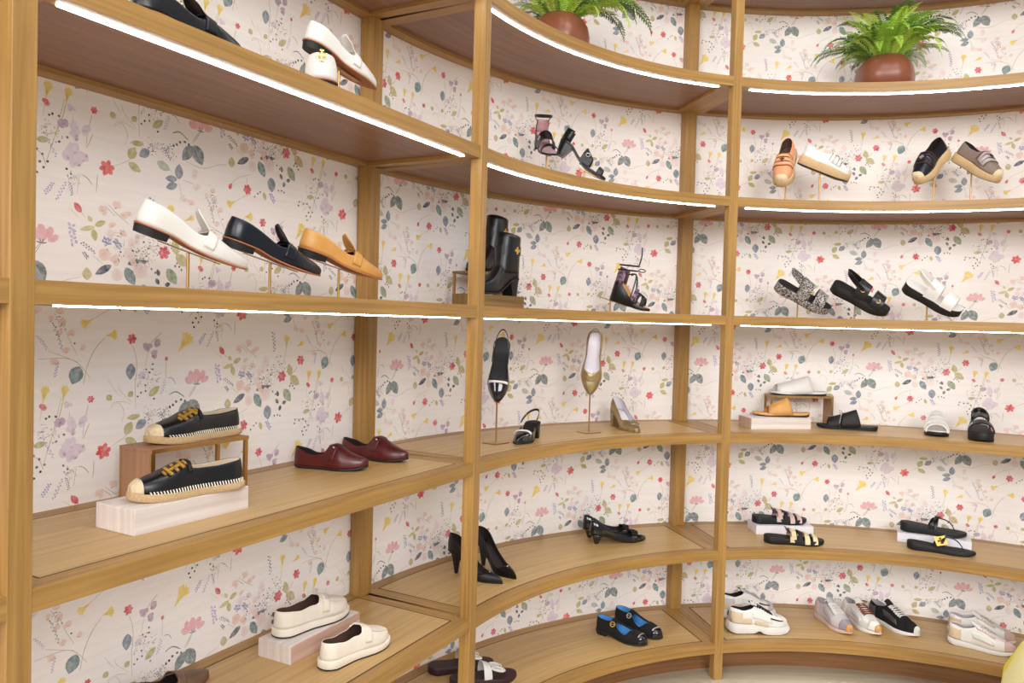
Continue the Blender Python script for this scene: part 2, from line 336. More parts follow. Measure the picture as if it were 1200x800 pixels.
# ------------------------------------------------------------------ wallpaper print: half-drop repeat, one drawn cell (units 0.1 mm)
MOTIFS = [["stem","st",14,[2187,2828,2262,2629,2472,2251]],["stem","st",15,[2825,3079,3166,3278,3326,3312]],["stem","st",24,[3127,2651,2925,2446,2774,2184,2671,1895,2615,1577]],["stem","st",19,[1579,2193,2094,2205,2385,2139,2595,1957,2780,1714]],["stem","st",14,[1811,2367,2122,2247,2474,2107]],["stem","st",19,[3834,2477,3941,2149,3946,1776,3916,1529,3942,905]],["stem","st",26,[563,6058,279,5821]],["stem","st",16,[194,5602,112,5227]],["stem","st",16,[4070,1583,3951,1434]],["stem","ol",15,[3219,1676,3318,1504,3467,1312]],["stem","ol",15,[3480,1540,3532,1369,3854,1068]],["stem","ol",15,[3293,993,3356,1108,3585,1120,3821,1040]],["stem","ol",15,[1681,1230,1668,1020,1640,842]],["stem","st",19,[2732,1112,2716,1018,2639,645,2609,363]],["stem","ol",29,[2770,694,2626,345]],["stem","st",16,[3289,67,3642,254,3713,329]],["stem","ol",17,[3565,612,3633,871,3486,1099,3294,1000]],["stem","st",16,[2471,6327,2412,5896]],["stem","gr",25,[2520,6320,2651,6268,2768,6137]],["stem","st",23,[3129,5671,3340,5501]],["stem","st",16,[2297,993,2300,681]],["stem","st",17,[1480,6589,1344,6454]],["stem","ol",17,[2515,5479,2626,5371]],["stem","st",16,[709,5364,705,4912]],["stem","st",24,[1634,4694,1518,4500,1402,4375]],["stem","gr",26,[761,4925,892,4902,989,4766]],["stem","gr",52,[805,4485,1011,4552,1264,4402]],["stem","st",24,[1234,1725,1006,1492]],["stem","ol",24,[756,2270,669,1843]],["stem","st",25,[2151,1335,2089,986,1957,593]],["stem","st",21,[3165,5744,3425,5526,3690,5364]],["stem","st",15,[2775,4553,3057,4356]],["stem","st",15,[3283,4060,3360,4304]],["stem","ol",14,[2214,5565,2465,5357]],["stem","st",16,[975,3323,1075,3048,1040,2848]],["stem","st",16,[1107,3378,1498,3297]],["stem","st",16,[1194,3865,1488,3790,1769,3776,2220,3951,2517,4017]],["stem","st",16,[652,3681,841,3428]],["stem","st",18,[3211,3776,3215,3599]],["stem","st",17,[2658,3506,2874,3717,3370,3910]],["stem","st",23,[1398,4413,1630,4727]],["stem","st",26,[2891,6396,2866,5983]],["stem","st",24,[1167,145,1578,59,1725,-214]],["stem","ol",25,[2106,1328,1916,503,1722,-117]],["leaf","te",290,[2520,2004,2347,1608]],["leaf","bl",216,[3806,2030,3778,1630]],["leaf","ol",158,[229,4495,530,4729]],["leaf","ol",135,[3192,1302,3306,1173]],["leaf","ol",139,[3749,1339,3852,1223]],["leaf","ol",201,[3677,316,3837,617]],["leaf","ol",119,[2,4033,-367,4002]],["leaf","ol",167,[3660,218,3993,59]],["leaf","bl",189,[155,3916,-124,3724]],["leaf","gr",311,[1439,4323,1707,3847]],["leaf","gr",245,[1400,4282,1098,3863]],["leaf","bl",209,[993,3358,1005,3748]],["leaf","bl",145,[955,3352,603,3323]],["leaf","bl",161,[958,3223,625,3088]],["leaf","pg",187,[362,3689,728,3536]],["leaf","ol",193,[974,1446,865,1836]],["leaf","kh",242,[941,1447,1316,1183]],["leaf","gn",240,[689,1078,980,696]],["leaf","dk",115,[3827,4421,4222,4512]],["leaf","te",229,[3620,4320,3869,3910]],["leaf","bl",257,[36,654,77,229]],["leaf","dk",95,[376,814,474,665]],["leaf","dk",96,[635,651,796,710]],["leaf","dk",96,[572,609,512,447]],["leaf","dk",95,[469,879,414,1048]],["leaf","ol",117,[2844,5217,3107,5351]],["leaf","yo",102,[2844,5187,2483,5087]],["leaf","ol",131,[2799,5138,2864,4868]],["leaf","yo",87,[2766,5294,2673,5428]],["leaf","dk",149,[3263,4342,2858,4107]],["leaf","dk",75,[3424,4384,3406,4548]],["leaf","dk",122,[3671,4403,4042,4525]],["leaf","kh",189,[2676,3964,2658,4253]],["leaf","ol",109,[3828,3483,3905,3258]],["leaf","ol",124,[1510,308,1787,358]],["rose","pe",163,[3085,4580]],["rose","pk",216,[4012,4274]],["rose","pk",160,[3411,4132]],["blob","pk",131,[1473,3573]],["blob","pk",130,[1173,2901]],["blob","pk",132,[1538,3254]],["blob","pe",95,[1859,3051]],["blob","pe",96,[2114,3012]],["blob","pe",96,[2045,2772]],["blob","pe",97,[2319,2757]],["blob","pe",97,[2207,2358]],["blob","pe",99,[2560,2423]],["blob","pe",96,[2054,3223]],["blob","pe",94,[3072,5568]],["blob","pe",96,[3405,5763]],["blob","pe",97,[3671,5589]],["blob","pe",95,[3267,5282]],["blob","pe",96,[3529,5102]],["blob","pe",108,[1374,2820]],["blob","pe",110,[1950,2121]],["blob","mv",132,[174,5712]],["blob","mv",134,[404,5804]],["blob","mv",133,[337,5519]],["blob","ma",110,[45,5010]],["blob","mv",139,[2080,797]],["blob","ma",150,[2363,768]],["blob","ma",151,[2380,610]],["blob","ma",152,[2572,762]],["blob","ma",182,[2353,237]],["blob","ma",181,[2212,131]],["blob","ma",184,[2515,90]],["blob","ma",182,[2371,15]],["blob","ma",100,[2263,1167]],["blob","mv",44,[2382,500]],["blob","mv",44,[2197,55]],["blob","mv",44,[2453,6519]],["blob","mv",45,[2628,170]],["blob","mv",43,[2065,706]],["blob","pe",119,[3354,5729]],["blob","pe",117,[3027,5624]],["blob","pe",120,[3552,5577]],["tr","y",249,[2825,3079,2568,2945]],["tr","y",269,[3142,2696,3415,2725]],["tr","y",223,[1698,1229,1758,1573]],["tr","y",426,[1070,5582,1392,5990]],["tr","y",230,[756,2270,779,2652]],["tr","y",170,[1184,2335,1452,2453]],["tr","y",202,[2133,1210,2202,1560]],["peony","pi",287,[1634,4694,1636,5064]],["flower","rd",123,[3815,2616]],["flower","co",179,[3117,6586]],["flower","rd",83,[2792,1237]],["flower","rd",147,[1364,1925]],["flower","rd",162,[595,1465]],["flower","rd",142,[3232,3460]],["leaf","rd",126,[2516,5472,2352,5684]],["leaf","rd",78,[709,5348,714,5467]],["leaf","rd",97,[2596,3375,2679,3545]],["blob","rd",100,[1730,1159]],["blob","lv",57,[2351,5058]],["sprig","li",110,[1561,2703,1796,2409]],["sprig","vi",85,[2024,2122,1957,1786]],["sprig","bv",121,[1688,490,1950,-2]],["sprig","vi",120,[2162,6089,1942,5664]],["sprig","dv",168,[216,2783,305,2201]],["sprig","li",129,[687,4865,565,4502]],["sprig","vi",187,[17,189,177,-63]],["sprig","dv",110,[1927,2946,2121,2394]],["sprig","li",255,[2262,5204,2384,4719]],["sprig","vi",206,[3049,4932,3240,4862]],["sprig","vi",209,[3336,4932,3501,4768]],["sprig","dk",129,[2531,4820,2867,4591]],["sprig","dv",115,[2578,4594,2685,4458]],["sprig","dv",141,[518,4066,761,3797]],["sprig","vi",137,[1702,5778,1879,6051]],["sprig","dv",100,[2231,6112,2312,5820]],["dot","k",26,[2179,2843]],["dot","k",26,[2395,2527]],["dot","k",32,[323,5282]],["dot","k",32,[148,5162]],["dot","k",32,[325,5155]],["dot","k",32,[237,5080]],["dot","k",32,[126,4770]],["dot","k",32,[138,4628]],["dot","k",31,[3989,1213]],["dot","k",31,[4074,1301]],["dot","k",32,[373,4420]],["dot","k",33,[1774,889]],["dot","k",34,[1986,914]],["dot","k",34,[1843,928]],["dot","k",34,[2176,493]],["dot","k",34,[1998,360]],["dot","k",34,[2169,6390]],["dot","k",34,[2270,6296]],["dot","k",37,[1582,6441]],["dot","k",37,[1485,6323]],["dot","k",36,[1148,6598]],["dot","k",37,[1526,6206]],["dot","k",42,[829,4174]],["dot","k",43,[922,4221]],["dot","k",43,[1016,4299]],["dot","k",43,[1161,4337]],["dot","k",43,[1278,4291]],["dot","k",34,[979,1228]],["dot","k",34,[1116,1074]],["dot","k",34,[928,1158]],["dot","k",34,[1048,1151]],["dot","k",33,[325,323]],["dot","k",33,[451,334]],["dot","k",33,[547,301]],["dot","k",32,[3496,3303]],["dot","k",32,[3611,3405]],["dot","k",32,[3699,3465]],["dot","k",34,[1175,119]],["dot","k",34,[1345,78]],["dot","k",35,[1515,110]],["dot","k",35,[1636,6609]],["dot","k",35,[1751,6472]],["dot","k",35,[1664,6332]],["dot","k",31,[30,1675]],["dot","k",31,[172,1533]],["dot","k",31,[104,1340]],["dot","k",31,[3800,4735]],["dot","k",31,[3970,4750]],["dot","k",30,[3736,4546]],["dot","k",31,[3870,4618]],["dot","k",31,[141,1218]],["dot","k",31,[250,1038]],["dot","k",30,[3485,4676]],["dot","k",32,[358,951]],["dot","k",24,[377,2042]],["dot","k",24,[535,2061]],["dot","k",24,[444,1898]],["dot","k",23,[198,1672]],["dot","k",23,[139,1535]],["dot","k",24,[605,1845]],["dot","k",24,[705,1698]],["dot","k",24,[257,1811]],["dot","k",24,[806,1598]],["dot","k",23,[17,1448]],["spray","k",451,[3466,4885]],["spray","k",342,[69,1399]],["spray","k",355,[449,1709]],["spray","k",277,[3940,4501]],["spray","k",347,[186,4940]],["spray","k",349,[1747,511]],["spray","k",188,[2328,6224]],["spray","k",197,[2029,2969]],["spray","k",254,[720,4012]],["spray","k",310,[230,4011]],["blob","pk",122,[3666,4722]],["blob","pk",122,[3798,4918]],["blob","pk",119,[3237,5070]],["blob","pk",124,[27,1861]],["blob","pk",139,[4019,5267]],["blob","pk",138,[3732,4634]],["blob","pk",139,[3904,4994]],["blob","pe",142,[3357,4478]],["blob","pe",145,[3828,4501]]]
AU, BV = 0.4065, 0.6590
PC = dict(st=(168, 160, 128), ol=(190, 182, 116), gr=(118, 132, 132), te=(112, 140, 142), bl=(124, 138, 152), dk=(78, 84, 98), kh=(196, 182, 128), gn=(150, 164, 130), yo=(206, 200, 128), pg=(186, 192, 182),
          y=(243, 216, 112), rd=(216, 84, 94), co=(226, 88, 88), pe=(240, 206, 190), pk=(242, 220, 216), pi=(234, 170, 176), mv=(186, 152, 178), ma=(226, 206, 220), li=(178, 172, 206), vi=(142, 136, 190), dv=(92, 84, 130), bv=(158, 164, 190), lv=(186, 176, 212), k=(58, 44, 54))
def shade(c, f): return tuple(max(0, min(255, v * f)) for v in c)
def tint(c, f): return tuple(v + (245 - v) * f for v in c)
def draw_cell():
    """-> list of (polygon [(u,v)..], colour) in drawing order, metres"""
    out = []; R = random.Random(5)
    def ell(x, y, a, b, ang, col, n=8, jit=0.0):
        c, s = math.cos(ang), math.sin(ang); p = []
        for i in range(n):
            t = 2 * PI * i / n; j = 1 + jit * (R.random() - 0.5)
            p.append((x + (a * math.cos(t) * c - b * math.sin(t) * s) * j, y + (a * math.cos(t) * s + b * math.sin(t) * c) * j))
        out.append((p, col))
    def line(P, w, col):
        # smooth then thicken
        Q = [P[0]]
        for i in range(len(P) - 1):
            p0, p1, p2, p3 = P[max(i - 1, 0)], P[i], P[i + 1], P[min(i + 2, len(P) - 1)]
            for t in (1 / 3, 2 / 3, 1.0):
                Q.append(tuple(0.5 * (2 * p1[k] + (p2[k] - p0[k]) * t + (2 * p0[k] - 5 * p1[k] + 4 * p2[k] - p3[k]) * t * t + (3 * p1[k] - p0[k] - 3 * p2[k] + p3[k]) * t ** 3) for k in (0, 1)))
        L, Rr = [], []
        for i, q in enumerate(Q):
            a, b = Q[max(i - 1, 0)], Q[min(i + 1, len(Q) - 1)]; dx, dy = b[0] - a[0], b[1] - a[1]; l = math.hypot(dx, dy) or 1
            ww = w * 0.5 * (0.6 + 0.4 * math.sin(PI * i / (len(Q) - 1))); L.append((q[0] - dy / l * ww, q[1] + dx / l * ww)); Rr.append((q[0] + dy / l * ww, q[1] - dx / l * ww))
        for i in range(len(Q) - 1): out.append(([L[i], Rr[i], Rr[i + 1], L[i + 1]], col))
    def leaf(b, t, wd, col):
        dx, dy = t[0] - b[0], t[1] - b[1]; l = math.hypot(dx, dy); nx, ny = -dy / l, dx / l
        prof = [(0, 0), (.12, .55), (.3, .92), (.5, 1), (.7, .82), (.88, .4), (1, 0)]
        for sg, cc in ((1, col), (-1, tint(shade(col, 0.97), 0.10))):
            p = [(b[0] + dx * a + nx * sg * wd / 2 * h, b[1] + dy * a + ny * sg * wd / 2 * h) for a, h in prof]
            out.append((p, cc))
        line([b, (b[0] + dx * .5 + nx * wd * .03, b[1] + dy * .5 + ny * wd * .03), (b[0] + dx * .93, b[1] + dy * .93)], max(wd * 0.05, .0005), tint(shade(col, 1.05), .25))
    def flower(x, y, r, col):
        k = 6; a0 = R.random() * 6
        for i in range(k):
            a = a0 + 2 * PI * i / k
            ell(x + r * .55 * math.cos(a), y + r * .55 * math.sin(a), r * .52, r * .38, a + (R.random() - .5) * .5, shade(col, 0.96 + .1 * R.random()), 7, .3)
        ell(x, y, r * .62, r * .62, 0, col, 9, .12)
        for i in range(4):
            a = a0 + i * 1.7; ell(x + r * .35 * math.cos(a), y + r * .35 * math.sin(a), r * .22, r * .06, a, tint(col, .28), 5)
    for t, c, sz, P in MOTIFS:
        col = PC[c]; sz = sz * 1e-4; pts = [(P[i] * 1e-4, P[i + 1] * 1e-4) for i in range(0, len(P), 2)]; x, y = pts[0]
        if t == 'stem': line(pts, max(sz * 0.62, 0.0008), col)
        elif t == 'leaf': leaf(pts[0], pts[1], sz * 1.18, col)
        elif t == 'dot': ell(x, y, sz * 0.95, sz * 0.8, R.random() * 3, col, 6)
        elif t == 'flower': flower(x, y, sz, col)
        elif t == 'blob':
            for i in range(3):
                a = R.random() * 6.3; ell(x + sz * .38 * math.cos(a), y + sz * .38 * math.sin(a), sz * .72, sz * .52, R.random() * 3, tint(col, .12 + .22 * R.random()), 8, .25)
            ell(x, y - sz * .3, sz * .42, sz * .2, R.random(), shade(col, .93), 6, .2)
        elif t == 'rose':
            for i in range(6):
                a = i * 1.05 + R.random() * .4; ell(x + sz * .5 * math.cos(a), y + sz * .5 * math.sin(a), sz * .55, sz * .42, a + 1.2, tint(col, .1 + .25 * R.random()), 9, .2)
            ell(x, y, sz * .55, sz * .5, 0, tint(col, .05), 9, .15)
            for i in range(3): ell(x + sz * .18 * math.cos(i * 2.1), y + sz * .18 * math.sin(i * 2.1), sz * .2, sz * .06, i * 2.1 + 1.5, shade(col, .94), 5)
        elif t == 'tr':
            (bx, by), (tx, ty) = pts; dx, dy = tx - bx, ty - by; l = math.hypot(dx, dy); nx, ny = -dy / l, dx / l
            prof = [(0, .09), (.35, .28), (.7, .62), (.86, 1.0)]
            up = [(bx + dx * a + nx * sz / 2 * h, by + dy * a + ny * sz / 2 * h) for a, h in prof]; lo = [(bx + dx * a - nx * sz / 2 * h, by + dy * a - ny * sz / 2 * h) for a, h in prof][::-1]
            teeth = [(bx + dx * a + nx * sz / 2 * h, by + dy * a + ny * sz / 2 * h) for a, h in ((.93, .7), (1.1, .48), (.98, .2), (1.16, 0.0), (.98, -.2), (1.1, -.48), (.93, -.7))]
            mid = (bx + dx * .3, by + dy * .3)
            ring = up + teeth + lo
            for i in range(len(ring)): out.append(([mid, ring[i], ring[(i + 1) % len(ring)]], col))
            for h in (-.45, 0, .45): line([(bx + dx * .2, by + dy * .2), (bx + dx * .9 + nx * sz * .45 * h, by + dy * .9 + ny * sz * .45 * h)], .0012, shade(col, .9))
        elif t == 'peony':
            (bx, by), (tx, ty) = pts; dx, dy = tx - bx, ty - by; l = math.hypot(dx, dy); ux, uy = dx / l, dy / l; nx, ny = -uy, ux
            for a, d in ((-1.1, .75), (1.1, .75), (-.6, .85), (.6, .85), (0, .8), (-.3, .55), (.3, .55)):
                qx, qy = bx + (ux * math.cos(a) + nx * math.sin(a)) * l * d, by + (uy * math.cos(a) + ny * math.sin(a)) * l * d
                ell(qx, qy, sz * .48, sz * .3, math.atan2(qy - by, qx - bx), tint(col, .04 + .22 * R.random()), 8, .35)
            for a in (-1.3, -.5, .4, 1.2): leaf((bx, by), (bx + (ux * math.cos(a) + nx * math.sin(a)) * sz * .45, by + (uy * math.cos(a) + ny * math.sin(a)) * sz * .45), sz * .12, (132, 136, 122))
        elif t == 'spray':
            n = max(8, int(sz * 1e4 / 9))
            for i in range(n):
                a = R.random() * 6.283; d = sz * R.random() ** .6; cc = R.choice(((96, 84, 96), (150, 150, 120), (190, 180, 130), (128, 138, 146), (222, 176, 168), (170, 160, 196), (70, 60, 72)))
                ell(x + d * math.cos(a), y + d * math.sin(a) * .85, R.uniform(.0012, .0034), R.uniform(.0007, .0016), R.random() * 3, tint(cc, .3 * R.random()), 5)
            for i in range(n // 5):
                a = R.random() * 6.283; d = sz * .8 * R.random(); b2 = R.random() * 6.283; p = (x + d * math.cos(a), y + d * math.sin(a) * .85)
                line([p, (p[0] + .008 * math.cos(b2) + .002, p[1] + .008 * math.sin(b2)), (p[0] + .016 * math.cos(b2), p[1] + .016 * math.sin(b2))], .0009, (176, 168, 140))
        elif t == 'sprig':
            (ax, ay), (bx, by) = pts; l = math.hypot(bx - ax, by - ay); n = 11
            line([(ax, ay), ((ax + bx) / 2 + .001, (ay + by) / 2), (bx, by)], .0009, tint(col, .35))
            for i in range(n):
                f = (i + .3) / n; sg = 1 if i % 2 else -1; nx, ny = -(by - ay) / l, (bx - ax) / l; d = sz * .5 * (.35 + .65 * R.random())
                ell(ax + (bx - ax) * f + nx * sg * d * .6, ay + (by - ay) * f + ny * sg * d * .6, max(sz * .20, .0020), max(sz * .12, .0012), R.random() * 3, tint(col, .35 * R.random()), 5)
    return out
CELL = draw_cell()
M_PRINT = bpy.data.materials.new('wallpaper_print'); M_PRINT.use_nodes = True
_nt = M_PRINT.node_tree; _b = _nt.nodes['Principled BSDF']; _b.inputs['Roughness'].default_value = 0.75; _b.inputs['Specular IOR Level'].default_value = 0.2
_a = _nt.nodes.new('ShaderNodeAttribute'); _a.attribute_name = 'ink'
_tc = _nt.nodes.new('ShaderNodeTexCoord'); _n = _nt.nodes.new('ShaderNodeTexNoise'); _n.inputs['Scale'].default_value = 90; _n.inputs['Detail'].default_value = 3
_nt.links.new(_tc.outputs['Object'], _n.inputs['Vector'])
_r = _nt.nodes.new('ShaderNodeMapRange'); _r.inputs[1].default_value = .35; _r.inputs[2].default_value = .75; _r.inputs[3].default_value = 0.0; _r.inputs[4].default_value = 0.38
_nt.links.new(_n.outputs[0], _r.inputs[0])
_mx = _nt.nodes.new('ShaderNodeMix'); _mx.data_type = 'RGBA'; _mx.inputs['B'].default_value = (*lin((249, 243, 238)), 1)
_nt.links.new(_r.outputs[0], _mx.inputs[0]); _nt.links.new(_a.outputs['Color'], _mx.inputs['A']); _nt.links.new(_mx.outputs['Result'], _b.inputs['Base Color'])

def print_on(wall, to3, U0, U1, vlo, vhi):
    """to3(u, v, offset) -> room point; the pattern is laid out in wall metres (u along the wall, v above eye level)"""
    vs, fs, cols = [], [], []
    for n in range(int(math.floor(U0 / AU)) - 1, int(math.ceil(U1 / AU)) + 1):
        for m in range(-6, 7):
            du, dv = n * AU, n * BV / 2 + m * BV
            # bring the column shift into range
            k = math.floor((dv - vlo) / BV + 1); dv2 = dv
            if not (vlo - BV * 1.05 < dv2 < vhi + 0.1): continue
            for i, (poly, col) in enumerate(CELL):
                if not all(U0 < p[0] + du < U1 and vlo < p[1] + dv2 < vhi for p in poly): continue
                b = len(vs); o = 0.00012 + i * 2.2e-7 + (0.00001 if n % 2 else 0)
                vs += [to3(p[0] + du, p[1] + dv2, o) for p in poly]; fs.append(tuple(range(b, b + len(poly)))); cols.append(col)
    me = bpy.data.meshes.new('printed_flowers'); me.from_pydata(vs, [], fs); me.materials.append(M_PRINT)
    at = me.attributes.new('ink', 'FLOAT_COLOR', 'FACE')
    cache = {}
    fl = []
    for c in cols:
        if c not in cache: cache[c] = (*lin(c), 1.0)
        fl += cache[c]
    at.data.foreach_set('color', fl); me.update()
    o = bpy.data.objects.new('printed_flowers', me); COL.objects.link(o); o.parent = wall
    o['kind'] = 'stuff'; o['label'] = 'watercolour flowers, leaves and berries printed on the paper'
print_on(wall_left, lambda u, v, o: tuple(ptA(u, DW - o, v + HC)), UL - 0.9, -0.01, 0.1 - HC, 3.15 - HC)
print_on(wall_back, lambda u, v, o: tuple(ptC(TH2 - (u + 0.014) / RWALL, DW - o, v + HC)), 0.0, ARC - 0.07, 0.1 - HC, 3.15 - HC)

# ------------------------------------------------------------------ shoe making
def curve(keys):
    """monotone cubic through (s, value) keys"""
    xs = [k[0] for k in keys]; ys = [k[1] for k in keys]; n = len(xs)
    if n == 1: return lambda s: ys[0]
    d = [(ys[i + 1] - ys[i]) / (xs[i + 1] - xs[i]) for i in range(n - 1)]
    m = [d[0]] + [0 if d[i - 1] * d[i] <= 0 else 2 * d[i - 1] * d[i] / (d[i - 1] + d[i]) for i in range(1, n - 1)] + [d[-1]]
    def f(s):
        if s <= xs[0]: return ys[0]
        if s >= xs[-1]: return ys[-1]
        for i in range(n - 1):
            if s <= xs[i + 1]:
                h = xs[i + 1] - xs[i]; t = (s - xs[i]) / h
                return (2 * t ** 3 - 3 * t * t + 1) * ys[i] + (t ** 3 - 2 * t * t + t) * h * m[i] + (-2 * t ** 3 + 3 * t * t) * ys[i + 1] + (t ** 3 - t * t) * h * m[i + 1]
    return f
TOES = dict(round=(.72, 2.2, .5), almond=(.62, 1.9, .66), point=(.56, 1.5, .92), square=(.80, 3.0, .42), snip=(.58, 2.0, .56))
class Last:
    """a foot form: x heel->toe, z up. u in [-1,1]: lateral edge .. top .. medial edge"""
    def __init__(s, L, toe='round', wid=1.0, zb=((0, .012), (1, .012)), crown=None, cover=None, p=.55, q=.9, side=1, asym=.018, toeh=.35, wk=None):
        s.L = L; s.side = side; s.ts, s.n1, s.n2 = TOES[toe]; s.p, s.q = p, q; s.asym = asym; s.toeh = toeh
        s.W = curve(wk or [(0, .115), (.15, .128), (.38, .122), (.55, .150), (.68, .172), (.8, .168), (1, .16)]); s.wid = wid
        s.zb = curve(list(zb)); s.crown = curve(list(crown or [(0, .075), (.3, .075), (.5, .062), (.75, .045), (1, .03)])); s.cover = curve(list(cover or [(0, 1), (1, 1)]))
    def w(s, t):
        v = s.W(t) * s.wid * s.L
        if t < .13: v *= math.sqrt(max(0, 1 - (1 - t / .13) ** 2))
        if t > s.ts: v *= max(0, 1 - ((t - s.ts) / (1 - s.ts)) ** s.n1) ** s.n2
        return v
    def yc(s, t): return s.side * s.asym * s.L * (max(0, t - .35) / .65) ** 2
    def h(s, t):
        v = s.crown(t)
        if t > .84: v *= s.toeh + (1 - s.toeh) * math.sqrt(max(0, 1 - ((t - .84) / .16) ** 2.2))
        return v
    def P(s, t, u, off=0.0, lean=.05):
        ph = (1 - abs(u)) * PI / 2
        y = (-1 if u < 0 else 1) * s.w(t) * max(0, math.cos(ph)) ** s.p; zr = max(0, math.sin(ph)) ** s.q
        z = s.zb(t) + s.h(t) * zr
        x = t * s.L + (s.h(t) * lean * 4 * zr * (zr - .55) if t < .3 else 0) * max(0, 1 - t / .3)
        p = Vector((x, s.yc(t) + y, z))
        if off:
            return p + s.N(t, u) * off
        return p
    def N(s, t, u):
        e = .012; t = min(max(t, .02), .985)
        a = s.P(min(t + e, .999), u) - s.P(max(t - e, .001), u); b = s.P(t, min(u + e, 1)) - s.P(t, max(u - e, -1))
        n = a.cross(b)
        if n.length < 1e-12: return Vector((0, 0, 1))
        n.normalize()
        c = Vector((t * s.L, s.yc(t), s.zb(t)))
        if n.dot(s.P(t, u) - c) < 0: n = -n
        return n
    def frame(s, t, u, off=0.0):
        """4x4: x along the shoe, z off the surface"""
        n = s.N(t, u); tx = (s.P(min(t + .01, 1), u) - s.P(max(t - .01, 0), u)); tx = (tx - n * tx.dot(n)).normalized(); ty = n.cross(tx)
        m = Matrix((tx, ty, n)).transposed().to_4x4(); m.translation = s.P(t, u) + n * off; return m
ST_ = lambda n: [0.5 * (1 - math.cos(PI * i / n)) for i in range(n + 1)]

def upper(ls, mats, parent, n=44, k=9, s0=0.0, s1=1.0, name='upper', th=.0018):
    mb = MB(); S = [s0 + (s1 - s0) * t for t in ST_(n)]
    for sg in (-1, 1):
        mb.grid([[ls.P(t, sg * (1 - min(1, ls.cover(t)) * j / k)) for j in range(k + 1)] for t in S], flip=sg < 0)
    o = mb.build(name, mats, parent, merge=2e-5, solid=th, angle=60, recalc=False)
    return o
def band(ls, s0, s1, u0, u1, m, parent, name, off=.0012, th=.0016, n=8, k=14, skew=0.0):
    """patch lying on the upper"""
    mb = MB()
    mb.grid([[ls.P(min(1, max(0, s0 + (s1 - s0) * i / n + skew * abs(u0 + (u1 - u0) * j / k))), u0 + (u1 - u0) * j / k, off) for j in range(k + 1)] for i in range(n + 1)])
    o = mb.build(name, m, parent, angle=60, recalc=True)
    md = o.modifiers.new('solid', 'SOLIDIFY'); md.thickness = th; md.offset = 0
    return o
def slab(ls, top, bot, m, parent, name='sole', mg=.003, n=40, s0=0.0, s1=1.0, flare=0.0):
    """sole: follows the foot print between two height curves"""
    mb = MB(); top = curve(top) if not callable(top) else top; bot = curve(bot) if not callable(bot) else bot
    S = [s0 + (s1 - s0) * t for t in ST_(n)]; L = ls.L
    def edge(t, sg, z, m_): return Vector(((t - .5) * (L + 2 * m_) + L / 2, ls.yc(t) + sg * (ls.w(t) + m_ * min(1, ls.w(t) / .012)), z))
    rows = []
    for t in S:
        zt, zb_ = top(t), bot(t); e = min(.0025, (zt - zb_) * .3)
        rows.append([edge(t, -1, zb_, mg + flare - e * .6), edge(t, -1, zb_ + e, mg + flare), edge(t, -1, zt - e, mg), edge(t, -1, zt, mg - e * .6),
                     edge(t, 1, zt, mg - e * .6), edge(t, 1, zt - e, mg), edge(t, 1, zb_ + e, mg + flare), edge(t, 1, zb_, mg + flare - e * .6)])
    mb.grid(rows, closed=True)
    mb.cap(rows[0]); mb.cap(rows[-1], flip=True)
    return mb.build(name, m, parent, merge=2e-5, angle=50)
def insole(ls, m, parent, up=.0025, s1=.97, name='insole', mg=-.003):
    return slab(ls, lambda t: ls.zb(t) + up, lambda t: ls.zb(t) - .001, m, parent, name, mg=mg, n=26, s0=.01, s1=s1)
def heel_block(ls, s1, x0, x1, hw, m, parent, pinch=0.0, z0=0.0, name='heel', drop=0.0):
    mb = MB(); K = 9; tt = [s1 * (1 - math.cos(PI / 2 * i / K)) for i in range(K + 1)][::-1]
    top = [(t, -1) for t in tt] + [(t, 1) for t in tt[::-1][1:]]
    wm = max(ls.w(t) for t in tt) or .01; rows = []
    for i in range(9):
        f = i / 8; e = f ** (1 - pinch * .62) if pinch else f
        r = []
        for t, sg in top:
            A = Vector((t * ls.L - .001, sg * ls.w(t) * .98, ls.zb(t) - drop)); g = ls.w(t) / wm
            Bp = Vector((x0 + (t / s1) * (x1 - x0), sg * hw * g, z0))
            p = A.lerp(Bp, e); p.z = A.z + (Bp.z - A.z) * f; r.append(p)
        rows.append(r)
    mb.grid(rows, closed=True); mb.cap(rows[0]); mb.cap(rows[-1], flip=True)
    return mb.build(name, m, parent, merge=1e-5, angle=45)
def strap(ls, t, wd, h, m, parent, name='strap', slant=0.0, tilt=.35, th=.0025, z0=0.0, out=.0025, a0=0.0, a1=1.0, n=16, taper=1.0, pw=.75):
    """band over the foot at station t, from the lateral to the medial edge"""
    mb = MB(); pts, wv, hw = [], [], []
    for i in range(n + 1):
        f = a0 + (a1 - a0) * i / n; ph = PI * f; tt = t + slant * math.cos(ph)
        pts.append(Vector((tt * ls.L, ls.yc(tt) - math.cos(ph) * (ls.w(tt) + out) * (1 - .06 * math.sin(ph)), ls.zb(tt) + z0 + h * max(0, math.sin(ph)) ** pw)))
        wv.append(Vector((1, 0, -tilt * math.sin(ph)))); hw.append(wd / 2 * (1 - (1 - taper) * abs(math.cos(ph))))
    mb.ribbon(pts, wv, hw, th)
    return mb.build(name, m, parent, angle=35)
def on(M, mb_fn, name, m, parent, **k):
    """small piece modelled flat, set on a surface frame M"""
    mb = MB(); mb_fn(mb); mb.v = [tuple(M @ Vector(p)) for p in mb.v]
    return mb.build(name, m, parent, angle=35, **k)
def cross_emblem(r):
    def f(mb):
        for a in range(4):
            R = Matrix.Rotation(a * PI / 2, 3, 'Z')
            mb.box(R @ Vector((r * .45, 0, .0012)), (r * .75, r * .2, .002), R); mb.box(R @ Vector((r * .86, 0, .0012)), (r * .22, r * .72, .002), R)
        for a in range(4):
            R = Matrix.Rotation(a * PI / 2 + PI / 4, 3, 'Z'); mb.ball(tuple(R @ Vector((r * .55, 0, .001))), r * .12, 6)
        mb.torus((0, 0, .001), Matrix.Identity(3), r * .5, r * .07, 16, 5)
    return f
